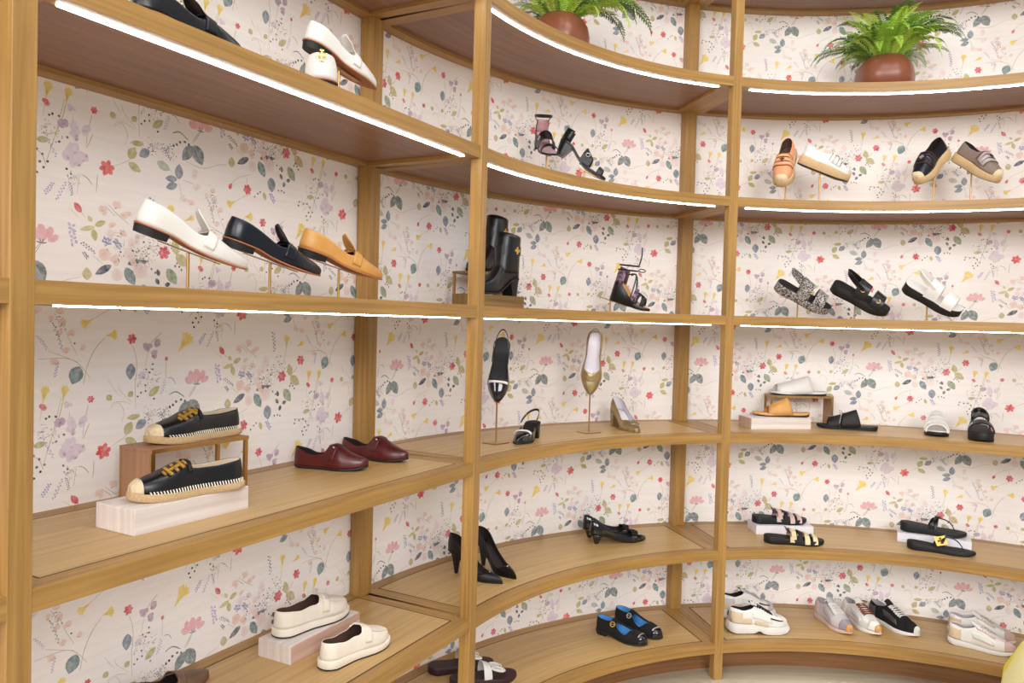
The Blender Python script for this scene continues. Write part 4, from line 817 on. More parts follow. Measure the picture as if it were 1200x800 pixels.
def sneaker(M, L, label, group, body, toe_m, heel_m, side_m, sole_m, lace_m, lining, tip=None, side=1, chunky=False, tongue_m=None):
    r = thing('sneaker', label, 'shoe', group, M)
    if chunky: zb = [(0, .046), (.2, .042), (.5, .036), (.8, .028), (1, .032)]
    else: zb = [(0, .026), (.2, .023), (.5, .018), (.8, .016), (1, .020)]
    ls = Last(L, 'round' if chunky else 'almond', 1.0 if chunky else .92, zb, [(0, .066), (.15, .066), (.35, .078), (.5, .074), (.62, .060), (.8, .044), (1, .028)], [(0, .74), (.10, .70), (.25, .56), (.34, .60), (.40, .78), (.44, 1), (1, 1)], side=side, toeh=.45)
    upper(ls, [body, lining], r); insole(ls, lining, r, s1=.7)
    if chunky:
        slab(ls, lambda t: ls.zb(t) + .002, [(0, .014), (.06, .007), (.15, .003), (.40, .004), (.48, .016), (.56, .004), (.75, .002), (.9, .005), (1, .018)], sole_m, r, 'midsole', mg=.007, flare=.004)
        slab(ls, [(0, .016), (.06, .010), (.15, .006), (.40, .008), (.48, .018), (.56, .006), (.75, .005), (.9, .008), (1, .020)], [(0, .010), (.06, .004), (.15, 0), (.40, .001), (.48, .013), (.56, .001), (.75, 0), (.9, .001), (1, .014)], RUBBER, r, 'outsole', mg=.008)
        for a, b, u0 in ((.03, .34, .80), (.42, .62, .86)):
            for sg in (-1, 1): band(ls, a, b, sg * u0, sg * .98, BEIGE, r, 'sole_insert', .006, .005, 8, 4)
    else:
        slab(ls, lambda t: ls.zb(t) + .001, [(0, .010), (.05, .004), (.15, .001), (.8, .001), (1, .012)], sole_m, r, 'midsole', mg=.0035, flare=.001)
        slab(ls, [(0, .0115), (.05, .0055), (.15, .0025), (.8, .0025), (1, .0135)], [(0, .009), (.05, .003), (.15, 0), (.8, 0), (1, .011)], GUM if tip else RUBBER, r, 'outsole', mg=.003)
    if chunky:
        for sg in (-1, 1): band(ls, .68, .90, sg * .58, sg * .50, RUBBER, r, 'side_line', .003, .002, 10, 2, skew=-.03)
        on(ls.frame(.012, .75, .002), lambda mb: mb.box((0, 0, 0), (.012, .02, .004)), 'pull_tab', RUBBER, r)
    band(ls, .84, 1.0, -.97, .97, toe_m, r, 'toe_cap', .0012, .0018, 8, 20)
    if tip: band(ls, .955, 1.0, -1, 1, tip, r, 'toe_bumper', .0035, .004, 5, 18)
    for sg in (-1, 1):
        band(ls, .01, .20, sg * .52, sg * .97, heel_m, r, 'heel_counter', .0012, .0018, 8, 8)
        band(ls, .30, .62, sg * .55, sg * .80, side_m, r, 'side_stripe', .0014, .0018, 10, 4, skew=.10)
        band(ls, .43, .70, sg * .14, sg * .36, side_m if chunky else toe_m, r, 'eyestay', .0014, .0020, 10, 5)
    mb = MB(); rows = []
    for i in range(9):
        f = i / 8; t = .50 - .10 * f; hw = ls.w(.45) * .62
        rows.append([Vector((t * L - .012 * f, ls.yc(t) + hw * g, ls.zb(.46) + ls.h(.46) * (1 - .12 * g * g) + .022 * f)) for g in [k / 4 - 1 for k in range(9)]])
    mb.grid(rows); mb.build('tongue', [tongue_m or body, lining], r, solid=.004, angle=60, recalc=False)
    mb = MB()
    for i in range(6):
        t = .455 + .043 * i
        for sg in (-1, 1):
            pts = [ls.P(t + .034 * f, sg * (.27 - .54 * f), .0035) for f in [j / 6 for j in range(7)]]
            mb.ribbon(pts, Vector((1, 0, -.4)), .0024, .0018)
    for sg in (-1, 1):
        c = ls.P(.455, 0, .006); mb.ribbon([c + Vector((-.004 - .016 * math.sin(a), sg * .017 * (1 - math.cos(a)), .002 * math.sin(a))) for a in [PI * j / 8 for j in range(9)]], Vector((0, 0, 1)), .0018, .0016)
    mb.build('laces', lace_m, r, angle=30)['kind'] = 'stuff'
    return r
def block_sandal(M, L, label, group, side=1, ankle=True, insm=BLACKM):
    r = thing('heeled_sandal', label, 'shoe', group, M); hh = .062
    ls = Last(L, 'square', .88, [(0, hh), (.18, hh * .95), (.42, hh * .5), (.62, .012), (.8, .008), (1, .010)], side=side)
    slab(ls, lambda t: ls.zb(t) + .002, lambda t: max(.0005, ls.zb(t) - .006), BLACK, r, 'sole', mg=.001); slab(ls, lambda t: ls.zb(t) + .003, lambda t: ls.zb(t), insm, r, 'footbed', mg=-.003)
    heel_block(ls, .26, .012, .18 * L, ls.w(.15) * .9, BLACK, r, drop=.004)
    strap(ls, .86, .022, .030, BLACK, r, 'toe_strap', tilt=.2); strap(ls, .56, .046, .052, BLACK, r, 'instep_strap', tilt=.7, th=.003)
    mb = MB(); mb.grid([[ls.P(t, u) for u in (-1, -.85, -.7, -.55)] for t in (0, .02, .05, .1, .16)], flip=True); mb.grid([[ls.P(t, u) for u in (1, .85, .7, .55)] for t in (0, .02, .05, .1, .16)]); mb.build('heel_counter', [BLACK, insm], r, merge=2e-5, solid=.002, recalc=False)
    if ankle:
        mb = MB(); pts = []
        for i in range(28):
            a = 2 * PI * i / 28; pts.append(Vector((.17 * L + .046 * math.cos(a), .033 * math.sin(a), hh + .066 + .006 * math.cos(a))))
        mb.ribbon(pts, Vector((0, 0, 1)), .0045, .0022, closed=True); mb.build('ankle_strap', BLACK, r, angle=35)
        for sg in (-1, 1):
            mb = MB(); mb.ribbon([Vector((.13 * L, sg * .033, hh + .064)).lerp(ls.P(.10, sg * .6), f) for f in (0, .5, 1)], Vector((1, 0, 0)), .004, .002); mb.build('strap', BLACK, r, angle=35)
    on(Matrix.Translation((.55 * L, -ls.w(.55) * .92, ls.zb(.55) + .036)) @ Matrix.Rotation(PI / 2 - .4, 4, 'X'), lambda mb: (mb.torus((0, 0, .002), Matrix.Identity(3), .008, .0016, 14, 5)), 'buckle', SILVER, r)
    return r
def wedge(M, L, label, group, side=1):
    r = thing('wedge_sandal', label, 'shoe', group, M); hh = .085
    ls = Last(L, 'almond', .90, [(0, hh), (.2, hh * .92), (.5, hh * .45), (.72, .020), (1, .016)], side=side)
    slab(ls, ls.zb, [(0, 0), (.8, 0), (1, .006)], BLACK, r, 'wedge_sole', mg=.001); slab(ls, lambda t: ls.zb(t) + .002, lambda t: ls.zb(t) - .002, TANI, r, 'footbed', mg=-.002)
    for i, (t, sl) in enumerate(((.80, .03), (.70, -.03), (.58, .05))): strap(ls, t, .018, .036 + .006 * i, WINE if i == 2 else BLACK, r, 'strap', slant=sl, tilt=.4)
    mb = MB(); mb.grid([[ls.P(t, u) for u in (-1, -.8, -.6, -.4)] for t in (0, .02, .05, .1, .17, .24)], flip=True); mb.grid([[ls.P(t, u) for u in (1, .8, .6, .4)] for t in (0, .02, .05, .1, .17, .24)]); mb.build('heel_counter', [WINE, LINE_BR], r, merge=2e-5, solid=.002, recalc=False)
    mb = MB(); K = 30
    for a, b, c in (((.52, -1), (.30, .9), .062), ((.52, 1), (.30, -.9), .062)):
        p0 = ls.P(a[0], a[1]); p1 = ls.P(b[0], b[1] * .55); mb.tube([p0.lerp(p1, f) + Vector((.01, 0, .045)) * math.sin(PI * f) for f in [i / 10 for i in range(11)]], .003, 6)
    for k, zz in ((0, .055), (1, .075)):
        mb.tube([Vector((.22 * L + .042 * math.cos(2 * PI * i / K), .032 * math.sin(2 * PI * i / K), hh + zz + .008 * math.cos(2 * PI * i / K))) for i in range(K + 1)], .003, 6)
    mb.tube([Vector((.22 * L + .04, 0, hh + .085)) + Vector((.010 * f - .02 * f * f, 0, .075 * f)) for f in [i / 8 for i in range(9)]], .0028, 6)
    c0 = Vector((.22 * L + .046, 0, hh + .07)); mb.tube([c0 + Vector((.014 + .014 * math.cos(a), .010 * math.sin(a), .006 * math.sin(a))) for a in [2 * PI * i / 12 for i in range(13)]], .002, 6)
    mb.build('ankle_laces', BLACK, r, angle=40)
    return r
def loop_thong(M, L, label, group, side=1):
    r = thing('thong_sandal', label, 'shoe', group, M)
    ls = Last(L, 'round', 1.06, [(0, .030), (.4, .026), (.8, .020), (1, .022)], side=side)
    slab(ls, ls.zb, [(0, .003), (.1, 0), (.8, 0), (1, .008)], BURGD, r, 'platform_sole', mg=.003)
    strap(ls, .52, .030, .046, WHITE, r, 'strap', tilt=.5, th=.003)
    for sg in (-1, 1):
        m = Matrix.Rotation(.25, 4, 'Y'); m.translation = (.70 * L, ls.yc(.7) + sg * .019, ls.zb(.7) + .026)
        on(m, lambda mb: mb.torus((0, 0, 0), Matrix.Identity(3), .015, .0045, 20, 6, sx=1.5), 'loop', WHITE, r)
        on(m, lambda mb: mb.lathe([(.0005, 0), (.013, 0), (.013, .001), (.0005, .001)], 16), 'loop_plate', SILVER, r)
    mb = MB(); mb.tube([Vector((.74 * L, ls.yc(.74), ls.zb(.74) + .026)), Vector((.80 * L, ls.yc(.8), ls.zb(.8) + .016)), Vector((.83 * L, ls.yc(.83), ls.zb(.83)))], .004, 6); mb.build('toe_post', BURGD, r)
    return r

# ------------------------------------------------------------------ display risers and stands
M_WASH = wood('whitewashed_wood', (206, 190, 180), (238, 230, 224), .6, .7); M_PINKW = wood('limed_pink_wood', (186, 146, 128), (214, 184, 168), .6, .7)
M_WALN = wood('olive_wood', (92, 68, 38), (150, 118, 70), .5, .8); M_TANW = wood('riser_wood', (150, 108, 76), (184, 140, 104), .5, .8)
M_MARB = mat('white_marble', (232, 230, 236), .35, var=.04, vscale=14)
def riser_block(label, corner, along, L, depth, h, z, m, group='display blocks', pink=()):
    """corner: front left foot of the block, along: direction of its length"""
    a = Vector((along[0], along[1], 0)).normalized(); b = Vector((-a.y, a.x, 0))
    M = Matrix((a, b, Vector((0, 0, 1)))).transposed().to_4x4(); M.translation = Vector((corner[0], corner[1], z))
    mb = MB(); mb.box((L / 2, depth / 2, h / 2), (L, depth, h))
    for f_ in pink: mb.mi[f_] = 1
    o = mb.build('riser_block', [m, M_PINKW], None, smooth=False, bevel=.0015); o.matrix_world = M
    return tag(o, label, 'display block', group)
def riser_bridge(label, corner, along, L, depth, h, z, solid_end, topm=None, endm=None):
    a = Vector((along[0], along[1], 0)).normalized(); b = Vector((-a.y, a.x, 0))
    M = Matrix((a, b, Vector((0, 0, 1)))).transposed().to_4x4(); M.translation = Vector((corner[0], corner[1], z))
    r = thing('riser_bridge', label, 'display riser', 'display bridges', M); t = .009
    mb = MB(); mb.box((L / 2, depth / 2, h - t / 2), (L, depth, t)); mb.build('top_board', topm or M_TANW, r, smooth=False, bevel=.001)
    mb = MB(); x = t / 2 if solid_end == 'left' else L - t / 2; mb.box((x, depth / 2, (h - t) / 2), (t, depth - .012, h - t), grain=2); mb.build('end_panel', endm or M_TANW, r, smooth=False)
    for y in (.003, depth - .003):
        mb = MB(); mb.box((x, y, (h - t) / 2), (t + .001, .006, h - t)); mb.build('edge_strip', BRASS, r, smooth=False)
    x = L - t / 2 if solid_end == 'left' else t / 2
    for y in (.005, depth - .005):
        mb = MB(); mb.box((x, y, (h - t) / 2), (t, .008, h - t)); mb.build('leg', BRASS, r, smooth=False)
    mb = MB()
    for y in (-.0008, depth + .0008): mb.box((L / 2, y, h - t / 2), (L, .0016, t))
    mb.build('brass_edge', BRASS, r, smooth=False)
    return r
def stand(label, M, L, zs, at=.47, p0=.22, p1=.74, base=True, group='brass shoe stands', dz=-.0022, side_plate=.010):
    c = M @ Vector((at * L, 0, dz - .002)); r = thing('shoe_stand', label, 'stand', group, Matrix.Translation((c.x, c.y, zs)))
    mb = MB(); h = c.z - zs; mb.tube([(0, 0, 0), (0, 0, h)], .0032, 10); mb.build('rod', BRASS, r)
    mb = MB(); a = M.to_3x3(); mb.box((0, 0, 0), ((p1 - p0) * L, side_plate * 2, .0024), a); o = mb.build('rest_plate', BRASS, r, smooth=False)
    o.location = (M @ Vector(((p0 + p1) / 2 * L, 0, dz)) - Vector((c.x, c.y, zs)))
    if base:
        d = Vector((CX - c.x, CY - c.y, 0)).normalized(); e = Vector((-d.y, d.x, 0)); R = Matrix((e, d, Vector((0, 0, 1)))).transposed()
        mb = MB(); mb.box((0, 0, .0016), (.078, .062, .0032), R); mb.build('base_plate', BRASS, r, smooth=False, bevel=.0006)
    return r
def at(x, y, k, dz=0.0): return (x, y, LZ[k] + dz)
def yaw_len(h, t, L):
    h, t = Vector(h), Vector(t); return tuple(h), tuple(h + (t - h).normalized() * L)

# ---- straight bay, fifth tier
GL = 'loafers on the straight bay'
M, L = place(at(-.707, 1.433, 5), at(-.583, 1.660, 5)); loafer(M, L, 'black loafer lying flat on the upper tier near the end post, toe to the corner', GL, BLACK, LINE_D, bit=SILVER)
M, L = place(at(-.459, 1.815, 5), at(-.527, 2.066, 5)); o = loafer(M, L, 'white loafer with gold heel emblem turned to the room below a raised loafer', GL, WHITE, LINE_C, wid=1.15, tall=1.2)
m_ = Matrix.Rotation(-PI / 2, 4, 'Y') @ Matrix.Rotation(PI / 2, 4, 'Z'); m_.translation = (-.0045, 0, .070); on(m_, cross_emblem(.013), 'heel_emblem', GOLD, o)
M, L = place((-.551, 1.993, 2.158), (-.407, 2.222, 2.112), .16); loafer(M, L, 'white loafer raised on a brass stand above the one showing its heel', GL, WHITE, LINE_C); stand('brass stand under the raised white loafer on the upper tier', M, L, LZ[5])
# fourth tier
for h, t, col, lin_, lab in (((-.777, 1.577, 1.636), (-.608, 1.761, 1.564), WHITE, LINE_C, 'white'), ((-.669, 1.775, 1.629), (-.493, 1.974, 1.565), NAVY, LINE_D, 'navy black'), ((-.554, 1.986, 1.629), (-.373, 2.193, 1.570), TAN, LINE_BR, 'tan')):
    M, L = place(h, t, .16); loafer(M, L, lab + ' leather loafer tilted toe down in the row of three on stands', GL, col, lin_); stand('brass stand propping up the %s loafer in the row of three' % lab, M, L, LZ[4])
# third tier: espadrilles and driving loafers
riser_block('whitewashed wooden block under the lower black espadrille', (-.731, 1.508), (.140, .247), .284, .125, .052, LZ[3], M_WASH)
riser_bridge('bridge riser with brass edges under the upper black espadrille', (-.786, 1.696), (.131, .241), .274, .11, .138, LZ[3], 'left')
GE = 'black espadrilles'
M, L = place((-.607, 1.748, LZ[3] + .0525), (-.772, 1.570, LZ[3] + .0525)); espadrille(M, L, 'black espadrille with gold emblem standing on the whitewashed block', GE, 1)
M, L = place((-.699, 1.975, LZ[3] + .1385), (-.817, 1.754, LZ[3] + .1385)); espadrille(M, L, 'black espadrille with gold emblem standing on the bridge riser', GE, -1)
GB = 'burgundy driving loafers'
M, L = place(at(-.627, 2.264, 3), at(-.405, 2.217, 3)); driver(M, L, 'burgundy driving loafer of the pair, the one nearer the shelf edge', GB, 1)
M, L = place(at(-.528, 2.452, 3), at(-.307, 2.365, 3)); driver(M, L, 'burgundy driving loafer of the pair, the one beside the back post', GB, -1)
# second tier: cream loafers, brown shoe
riser_block('limed block with pinkish side under a cream loafer', (-.565, 2.034), (.132, .257), .29, .118, .050, LZ[2], M_WASH, pink=(2, 3))
GC = 'cream platform loafers'
M, L = place((-.624, 2.092, LZ[2] + .0505), (-.476, 2.294, LZ[2] + .0505)); platform_loafer(M, L, 'cream platform loafer standing on the limed block', GC, 1)
M, L = place(at(-.477, 2.014, 2), at(-.345, 2.207, 2)); platform_loafer(M, L, 'cream platform loafer standing on the shelf beside the limed block', GC, -1)
M, L = place(at(-.862, 1.735, 2), at(-.748, 1.950, 2)); loafer(M, L, 'brown loafer close to the wallpaper on the second tier', GL, BROWN, LINE_D, bit=None, tongue=False)

# ---- first curved bay
GH = 'black strappy heeled sandals'
M, L = place((.085, 3.120, 2.165), (.125, 2.915, 2.090)); block_sandal(M, L, 'black heeled sandal with pink insole and ankle loop facing the room', GH, 1, True, PINKIN); stand('brass stand under the black heeled sandal facing the room', M, L, LZ[5], at=.70, p0=.5, p1=.9)
M, L = place((.146, 3.129, 2.152), (.351, 3.106, 2.037)); block_sandal(M, L, 'black block heel sandal tilted toe down in side view', GH, -1, False); stand('brass stand under the black block heel sandal in side view', M, L, LZ[5], at=.62, p0=.5, p1=.85)
GBt = 'black ankle boots'
riser_block('dark olive wood block under an ankle boot behind the post', (-.13, 2.65), (.6, .8), .285, .105, .045, LZ[4], M_WALN)
riser_bridge('bridge riser of dark wood under the rear ankle boot', (-.139, 2.871), (.55, .835), .28, .11, .137, LZ[4], 'right', M_WALN, M_TANW)
M, L = place((.009, 2.893, LZ[4] + .0455), (-.138, 2.697, LZ[4] + .0455)); boot(M, L, 'black ankle boot with gold emblem on the low wood block', GBt, 1)
M, L = place((-.042, 3.118, LZ[4] + .1375), (-.174, 2.918, LZ[4] + .1375)); boot(M, L, 'black ankle boot with gold emblem raised on the bridge riser', GBt, -1)
M, L = place((.407, 3.265, 1.572), (.556, 3.175, 1.519)); wedge(M, L, 'black wedge sandal with ankle laces tilted on a stand', 'wedge sandals'); stand('brass stand with a long rest behind the wedge sandal', M, L, LZ[4], at=.02, p0=-.32, p1=.5)
GS = 'black slingback heels'
M, L = place((-.034, 2.861, 1.386), (-.052, 2.767, 1.178), up=(.0, -1, .3)); slingback(M, L, 'black patent slingback hung toe down on a tall stand', GS, 1); stand('tall brass stand holding the black slingback', M, L, LZ[3], at=.80, p0=.62, p1=.84)
M, L = place(at(.098, 2.972, 3), at(.031, 2.762, 3)); slingback(M, L, 'black patent slingback standing on the shelf with a white band', GS, -1)
GG = 'gold block heel pumps'
M, L = place((.342, 3.171, 1.421), (.314, 3.106, 1.183), up=(-.1, -1, .25)); gold_pump(M, L, 'gold metallic pump hung toe down on a tall stand', GG, 1); stand('tall brass stand holding the gold pump', M, L, LZ[3], at=.78, p0=.6, p1=.82)
M, L = place(at(.453, 3.372, 3), at(.527, 3.150, 3)); gold_pump(M, L, 'gold metallic pump standing on the shelf below the hung one', GG, -1)
GP = 'black pointed pumps'
M, L = place(at(-.212, 2.843, 2), at(-.013, 2.708, 2)); heel_pump(M, L, 'black stiletto pump partly hidden behind the front post', GP, BLACK, .088)
M, L = place(at(-.110, 2.948, 2), at(.041, 2.767, 2)); heel_pump(M, L, 'black stiletto pump standing clear of the front post', GP, BLACK, .088, side=-1)
GW = 'black bow pumps'
M, L = place(at(.350, 3.238, 2), at(.603, 3.331, 2)); bow_pump(M, L, 'black kitten heel pump with bow, the one nearer the shelf edge', GW, 1)
M, L = place(at(.330, 3.335, 2), at(.575, 3.425, 2)); bow_pump(M, L, 'black kitten heel pump with bow, the one nearer the wallpaper', GW, -1)
GM = 'black mary janes'
M, L = place(at(.400, 3.299, 1), at(.584, 3.153, 1)); mary_jane(M, L, 'black suede mary jane with blue lining and gold buckle near the shelf edge', GM, 1)
M, L = place(at(.497, 3.415, 1), at(.662, 3.226, 1)); mary_jane(M, L, 'black suede mary jane with blue lining behind its gold buckled mate', GM, -1)
GT = 'wine thong sandals'
M, L = place(at(-.189, 2.760, 1), at(.046, 2.848, 1)); loop_thong(M, L, 'dark wine thong sandal with white loops, the one nearer the shelf edge', GT, 1)
M, L = place(at(-.278, 2.858, 1), at(-.045, 2.948, 1)); loop_thong(M, L, 'dark wine thong sandal with white loops, the one behind the other', GT, -1)

# ---- second curved bay, fifth tier
GPE = 'platform espadrilles on stands'
for h, t, col, bm, ln, lab, hm, sd in (((1.230, 3.505, 2.250), (1.140, 3.352, 2.072), ORANGE, ORANGE, LINE_BR, 'peach leather', LINE_D, 1), ((1.236, 3.431, 2.196), (1.437, 3.391, 2.108), WHITE, WHITE, LINE_D, 'white leather', LINE_D, 1),
                                       ((1.872, 3.392, 2.245), (1.711, 3.308, 2.090), NAVY, NAVY, LINE_D, 'navy leather', SILVER, 1), ((1.890, 3.376, 2.216), (1.966, 3.201, 2.084), TAUPE, TAUPEL, LINE_D, 'taupe and grey', LINE_D, 1)):
    M, L = place(h, t, .12 if 'white' in lab else 0); platform_espadrille(M, L, lab + ' platform espadrille with jute sole tilted on a stand', GPE, col, bm, ln, sd, heelm=hm); stand('thin brass stand under the %s platform espadrille' % lab, M, L, LZ[5])
# fourth tier
GSa = 'platform sandals on stands'
for h, t, sm, stm, ft, lab, bk in (((1.151, 3.429, 1.645), (1.365, 3.377, 1.533), PATTERN, PATTERN, BLACKM, 'black and white patterned platform sandal tilted on a stand', SILVER), ((1.398, 3.425, 1.647), (1.604, 3.343, 1.531), RUBBER, BLACK, BLACKM, 'all black platform sandal with gold buckles tilted on a stand', GOLD), ((1.690, 3.372, 1.653), (1.869, 3.260, 1.534), RUBBER, WHITE, WHITEF, 'white strapped sandal with thick black sole tilted on a stand', None)):
    M, L = place(h, t, .46); strappy_platform(M, L, lab, GSa, sm, stm, ft, True, .040, bk); stand('thin brass stand under the ' + lab.split(' tilted')[0], M, L, LZ[4])
# third tier
riser_block('whitewashed block with pinkish end under the tan slide', (1.047, 3.349), (.295, .056), .285, .118, .049, LZ[3], M_WASH, pink=(4, 5))
riser_bridge('bridge riser with brass legs under the white slide', (1.193, 3.545), (1, -.03), .285, .10, .134, LZ[3], 'right', M_TANW, M_TANW)
GSl = 'slide sandals'
M, L = place((1.334, 3.450, LZ[3] + .0495), (1.088, 3.470, LZ[3] + .0495)); slide(M, L, 'tan leather slide standing on the whitewashed block', GSl, TAN, RUBBER, TANI, split=False, t0=.42, t1=.76)
M, L = place((1.463, 3.586, LZ[3] + .1345), (1.205, 3.595, LZ[3] + .1345)); slide(M, L, 'white slide standing on the bridge riser', GSl, WHITE, RUBBER, WHITEF, split=False, t0=.36, t1=.92, h=.080)
M, L = place(at(1.621, 3.404, 3), at(1.390, 3.494, 3)); slide(M, L, 'black slide with two straps standing on the shelf', GSl, BLACKM, RUBBER, BLACKM, buckle=SILVER, h=.080)
GF = 'sandals facing the room'
M, L = place(at(1.925, 3.486, 3), at(1.802, 3.262, 3)); strappy_platform(M, L, 'white three strap sandal with toe facing the room', GF, RUBBER, WHITE, WHITEF, False, .024, None, straps=((.40, .026, .074), (.55, .026, .066), (.70, .026, .055), (.85, .030, .040)))
M, L = place(at(2.042, 3.368, 3), at(1.922, 3.143, 3)); strappy_platform(M, L, 'black thick soled sandal with toe facing the room', GF, RUBBER, BLACK, BLACKM, True, .040, SILVER, straps=((.46, .040, .066), (.72, .038, .046)))
# second tier
riser_block('pale marble block under the strappy sandal', (1.121, 3.462), (1, .03), .262, .118, .040, LZ[2], M_MARB)
riser_block('pale marble block under the flip flop', (1.730, 3.410), (.236, -.119), .285, .112, .040, LZ[2], M_MARB)
G3 = 'black sandals with metallic straps'
M, L = place((1.122, 3.518, LZ[2] + .0405), (1.366, 3.525, LZ[2] + .0405)); three_strap(M, L, 'black platform sandal with rose metallic straps on the marble block', G3, ROSEST, 1)
M, L = place(at(1.120, 3.343, 2), at(1.366, 3.326, 2)); three_strap(M, L, 'black platform sandal with champagne metallic straps on the shelf', G3, GOLDST, -1)
GFl = 'black flip flops'
M, L = place((1.768, 3.456, LZ[2] + .0405), (1.995, 3.342, LZ[2] + .0405)); flip_flop(M, L, 'black platform flip flop with thin straps on the marble block', GFl, .036, False, 1)
M, L = place(at(1.729, 3.318, 2), at(1.958, 3.212, 2)); flip_flop(M, L, 'black flip flop with gold square plate on the shelf', GFl, .028, True, -1)
# first tier: sneakers
GN = 'sneakers on the lowest tier'
M, L = place(at(.976, 3.342, 1), at(1.232, 3.350, 1)); sneaker(M, L, 'chunky white and beige sneaker with black laces, nearer the shelf edge', GN, WHITE, WHITE, BEIGE, WHITE, WHITEF, RUBBER, LINE_D, chunky=True)
M, L = place(at(.985, 3.500, 1), at(1.232, 3.545, 1)); sneaker(M, L, 'chunky white and grey sneaker half hidden behind its mate', GN, WHITE, GREYP, GREYP, WHITE, WHITEF, GREYP, LINE_D, chunky=True, side=-1)
M, L = place(at(1.449, 3.556, 1), at(1.491, 3.312, 1)); sneaker(M, L, 'grey sneaker with white laces and gum toe beside the white one', GN, GREYP, GREYK, PINKBG, GREYP, PINKBG, WHITE, GREYP, tip=GUM)
M, L = place(at(1.580, 3.565, 1), at(1.617, 3.312, 1)); sneaker(M, L, 'white sneaker with brown laces and gum toe between the grey and black ones', GN, WHITE, WHITE, WHITE, WHITE, WHITEF, BROWNL, GREYP, tip=GUM)
M, L = place(at(1.690, 3.545, 1), at(1.783, 3.308, 1)); sneaker(M, L, 'black sneaker with white laces and white toe bumper', GN, SUEDE, SUEDE, DKGREY, DKGREY, WHITEF, WHITE, GREYP, tip=WHITEF)
M, L = place(at(1.905, 3.289, 1), at(2.100, 3.140, 1)); sneaker(M, L, 'white sneaker with beige heel of the pair, nearer the shelf edge', GN, WHITE, PINKBG, BEIGE, WHITE, WHITEF, WHITE, GREYP)
M, L = place(at(1.968, 3.402, 1), at(2.178, 3.268, 1)); sneaker(M, L, 'white sneaker with beige heel of the pair, nearer the wallpaper', GN, WHITE, PINKBG, BEIGE, WHITE, WHITEF, WHITE, GREYP, side=-1)

# ------------------------------------------------------------------ ferns in terracotta pots
M_POT = mat('terracotta_glaze', (138, 80, 56), .32, var=.06, vscale=8); M_SOIL = mat('soil', (46, 36, 30), .9, bump=.5, bscale=80)
M_FERN = [mat('fern_green_%d' % i, c, .5, var=.15, vscale=60) for i, c in enumerate(((184, 222, 78), (208, 234, 104), (146, 192, 66), (88, 128, 50)))]
for m in M_FERN: m.node_tree.nodes['Principled BSDF'].inputs['Subsurface Weight'].default_value = 0.0
def frond_mesh(L, droop, seed):
    R = random.Random(seed); mb = MB(); n = 30; pts = []
    a0 = 1.15 - .25 * R.random(); ang = a0; x = z = 0.0; st = L / n; bend = R.uniform(-.3, .3); y = 0
    for i in range(n + 1):
        pts.append(Vector((x, y, z))); x += math.cos(ang) * st; z += math.sin(ang) * st; y += bend * st * i / n; ang -= (droop * (0.35 + 1.3 * i / n)) / n
    mb.tube(pts, [.0016 - .0011 * i / n for i in range(n + 1)], 4, caps=False)
    for i in range(2, n):
        f = i / n; pl = L * .115 * math.sin(PI * min(1, .10 + f * .95)) ** .75 + .004
        t = (pts[i + 1] - pts[i - 1]).normalized(); sd = t.cross(Vector((0, 0, 1))).normalized(); nn = sd.cross(t)
        for sg in (-1, 1):
            d = (sd * sg + t * .45 + nn * (-.15 + .3 * R.random())).normalized(); e = t; wd = L * .024
            p = pts[i]; q = [p - e * wd * .35, p + d * pl * .45 + e * wd * .85, p + d * pl - nn * pl * .12 + e * wd * .3, p + d * pl * .5 - e * wd * .5]
            b = len(mb.v); mb.v += [tuple(v) for v in q]; mb.face([b, b + 1, b + 2]); mb.face([b, b + 2, b + 3])
    return mb
FM = []
for i in range(8):
    mb = frond_mesh(.25 + .025 * (i % 4), 1.5 + .32 * (i % 5), i)
    o = mb.build('frond', M_FERN[i % 4], None, recalc=False, smooth=False); FM.append(o.data); bpy.data.objects.remove(o)
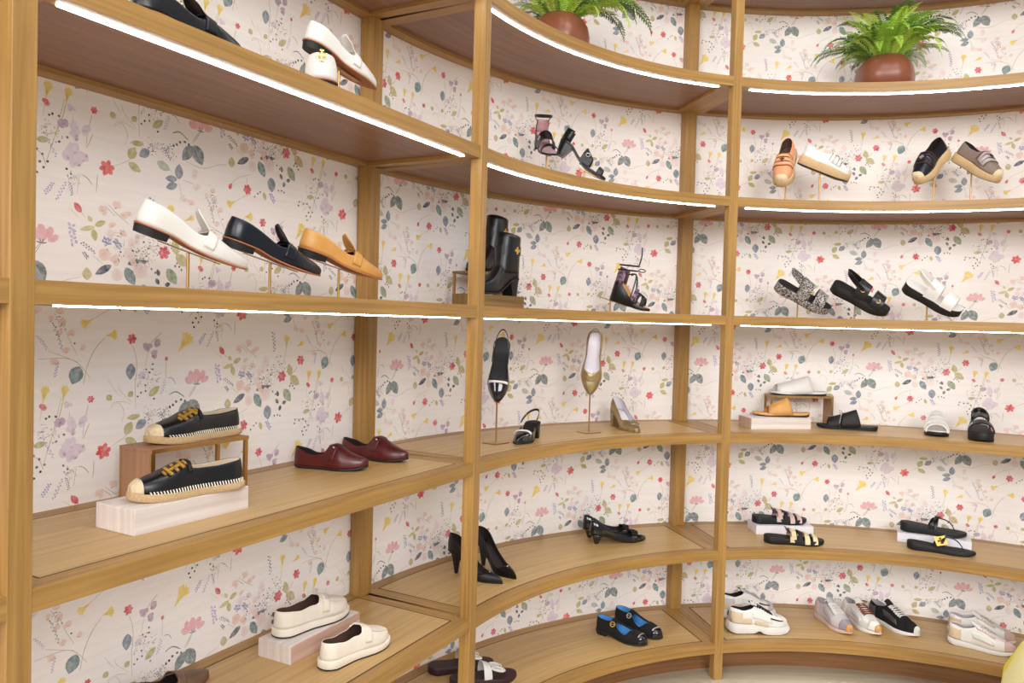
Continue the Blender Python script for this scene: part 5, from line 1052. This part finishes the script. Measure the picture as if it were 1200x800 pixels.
def fern(label, x, y, k, r, h, n, seed, lean=(0, 0), inv_lobes=5, sc0=.8, hang=()):
    R = random.Random(seed); root = thing('potted_fern', label, 'plant', 'potted ferns', Matrix.Translation((x, y, LZ[k])))
    mb = MB(); prof = [(.001, 0), (.62, 0), (.80, .06), (.97, .28), (1.0, .50), (.93, .76), (.78, .92), (.70, .97), (.66, 1.0), (.60, .98), (.58, .90), (.3, .88), (.001, .88)]
    rows = []
    for (a, b) in prof:
        rows.append([Vector((r * a * (1 + .035 * math.cos(inv_lobes * t) * (a > .7)) * math.cos(t), r * a * (1 + .035 * math.cos(inv_lobes * t) * (a > .7)) * math.sin(t), h * b)) for t in [2 * PI * q / 48 for q in range(48)]])
    mb.grid(rows, closed=True); mb.build('pot', M_POT, root, angle=60, merge=1e-5)
    mb = MB(); mb.lathe([(.001, h * .93), (r * .4, h * .925), (r * .6, h * .905), (r * .6, h * .87)], 24); mb.build('soil', M_SOIL, root)
    for i in range(n):
        a = 2 * PI * (i * .381966) + R.uniform(-.3, .3); f = i / n
        o = bpy.data.objects.new('frond', FM[R.randrange(8)]); COL.objects.link(o); o.parent = root
        o.location = (r * .34 * math.cos(a) * (.3 + f), r * .34 * math.sin(a) * (.3 + f), h * .9)
        s = sc0 * (.62 + .5 * R.random())
        s *= 1 - .45 * max(0, (math.cos(a) * -math.sin(lean[1]) + math.sin(a) * math.cos(lean[1])))  # shorter towards the wall
        o.rotation_euler = (R.uniform(-.25, .25), R.uniform(-.15, .25) + .72 * (f - .78), a); o.scale = (s, s, s)
    for a, s in hang:
        o = bpy.data.objects.new('frond', FM[R.choice((3, 4, 7))]); COL.objects.link(o); o.parent = root
        o.location = (r * .4 * math.cos(a), r * .4 * math.sin(a), h * .92); o.rotation_euler = (R.uniform(-.2, .2), R.uniform(.15, .4), a); o.scale = (s, s, s)
    return root
fern('fern in round terracotta pot with fronds hanging over the shelf edge', .155, 3.045, 6, .112, .16, 84, 3, sc0=1.0, hang=((.15, 1.3), (.3, 1.15), (-.05, 1.2), (.45, 1.0), (-.25, 1.2), (.2, 1.05)))
fern('bushy bright fern in low terracotta pot on the second curved bay', 1.588, 3.392, 6, .120, .155, 170, 8, sc0=.98)

# ------------------------------------------------------------------ pale yellow stool in front of the shelving
M_YEL = mat('yellow_print_fabric', (238, 228, 168), .8, rgb2=(236, 218, 70), vscale=7, bump=.2, bscale=500); M_YELP = mat('yellow_piping', (232, 214, 140), .8)
r = thing('stool', 'pale yellow rounded upholstered stool in front of the lowest tier', 'stool', None, Matrix.Translation((1.955, 2.31, -.0)))
mb = MB(); prof = [(.001, .03), (.30, .03), (.345, .07), (.375, .18), (.385, .30), (.375, .42), (.335, .51), (.27, .57), (.17, .605), (.06, .615), (.001, .615)]
mb.lathe([(a_, b_ * .88) for a_, b_ in prof], 56); mb.build('cushion', M_YEL, r, merge=1e-5, angle=60)
mb = MB(); mb.torus((0, 0, .28), Matrix.Identity(3), .386, .005, 56, 6); mb.build('piping', M_YELP, r)
mb = MB(); mb.lathe([(.012, .568), (.022, .574), (.02, .582), (.001, .584)], 16); mb.build('button', M_YELP, r)
for a in (.8, 2.4, 3.9, 5.5):
    mb = MB(); mb.tube([(.26 * math.cos(a), .26 * math.sin(a), 0), (.25 * math.cos(a), .25 * math.sin(a), .04)], [.014, .02], 10); mb.build('foot', M_OAK, r)
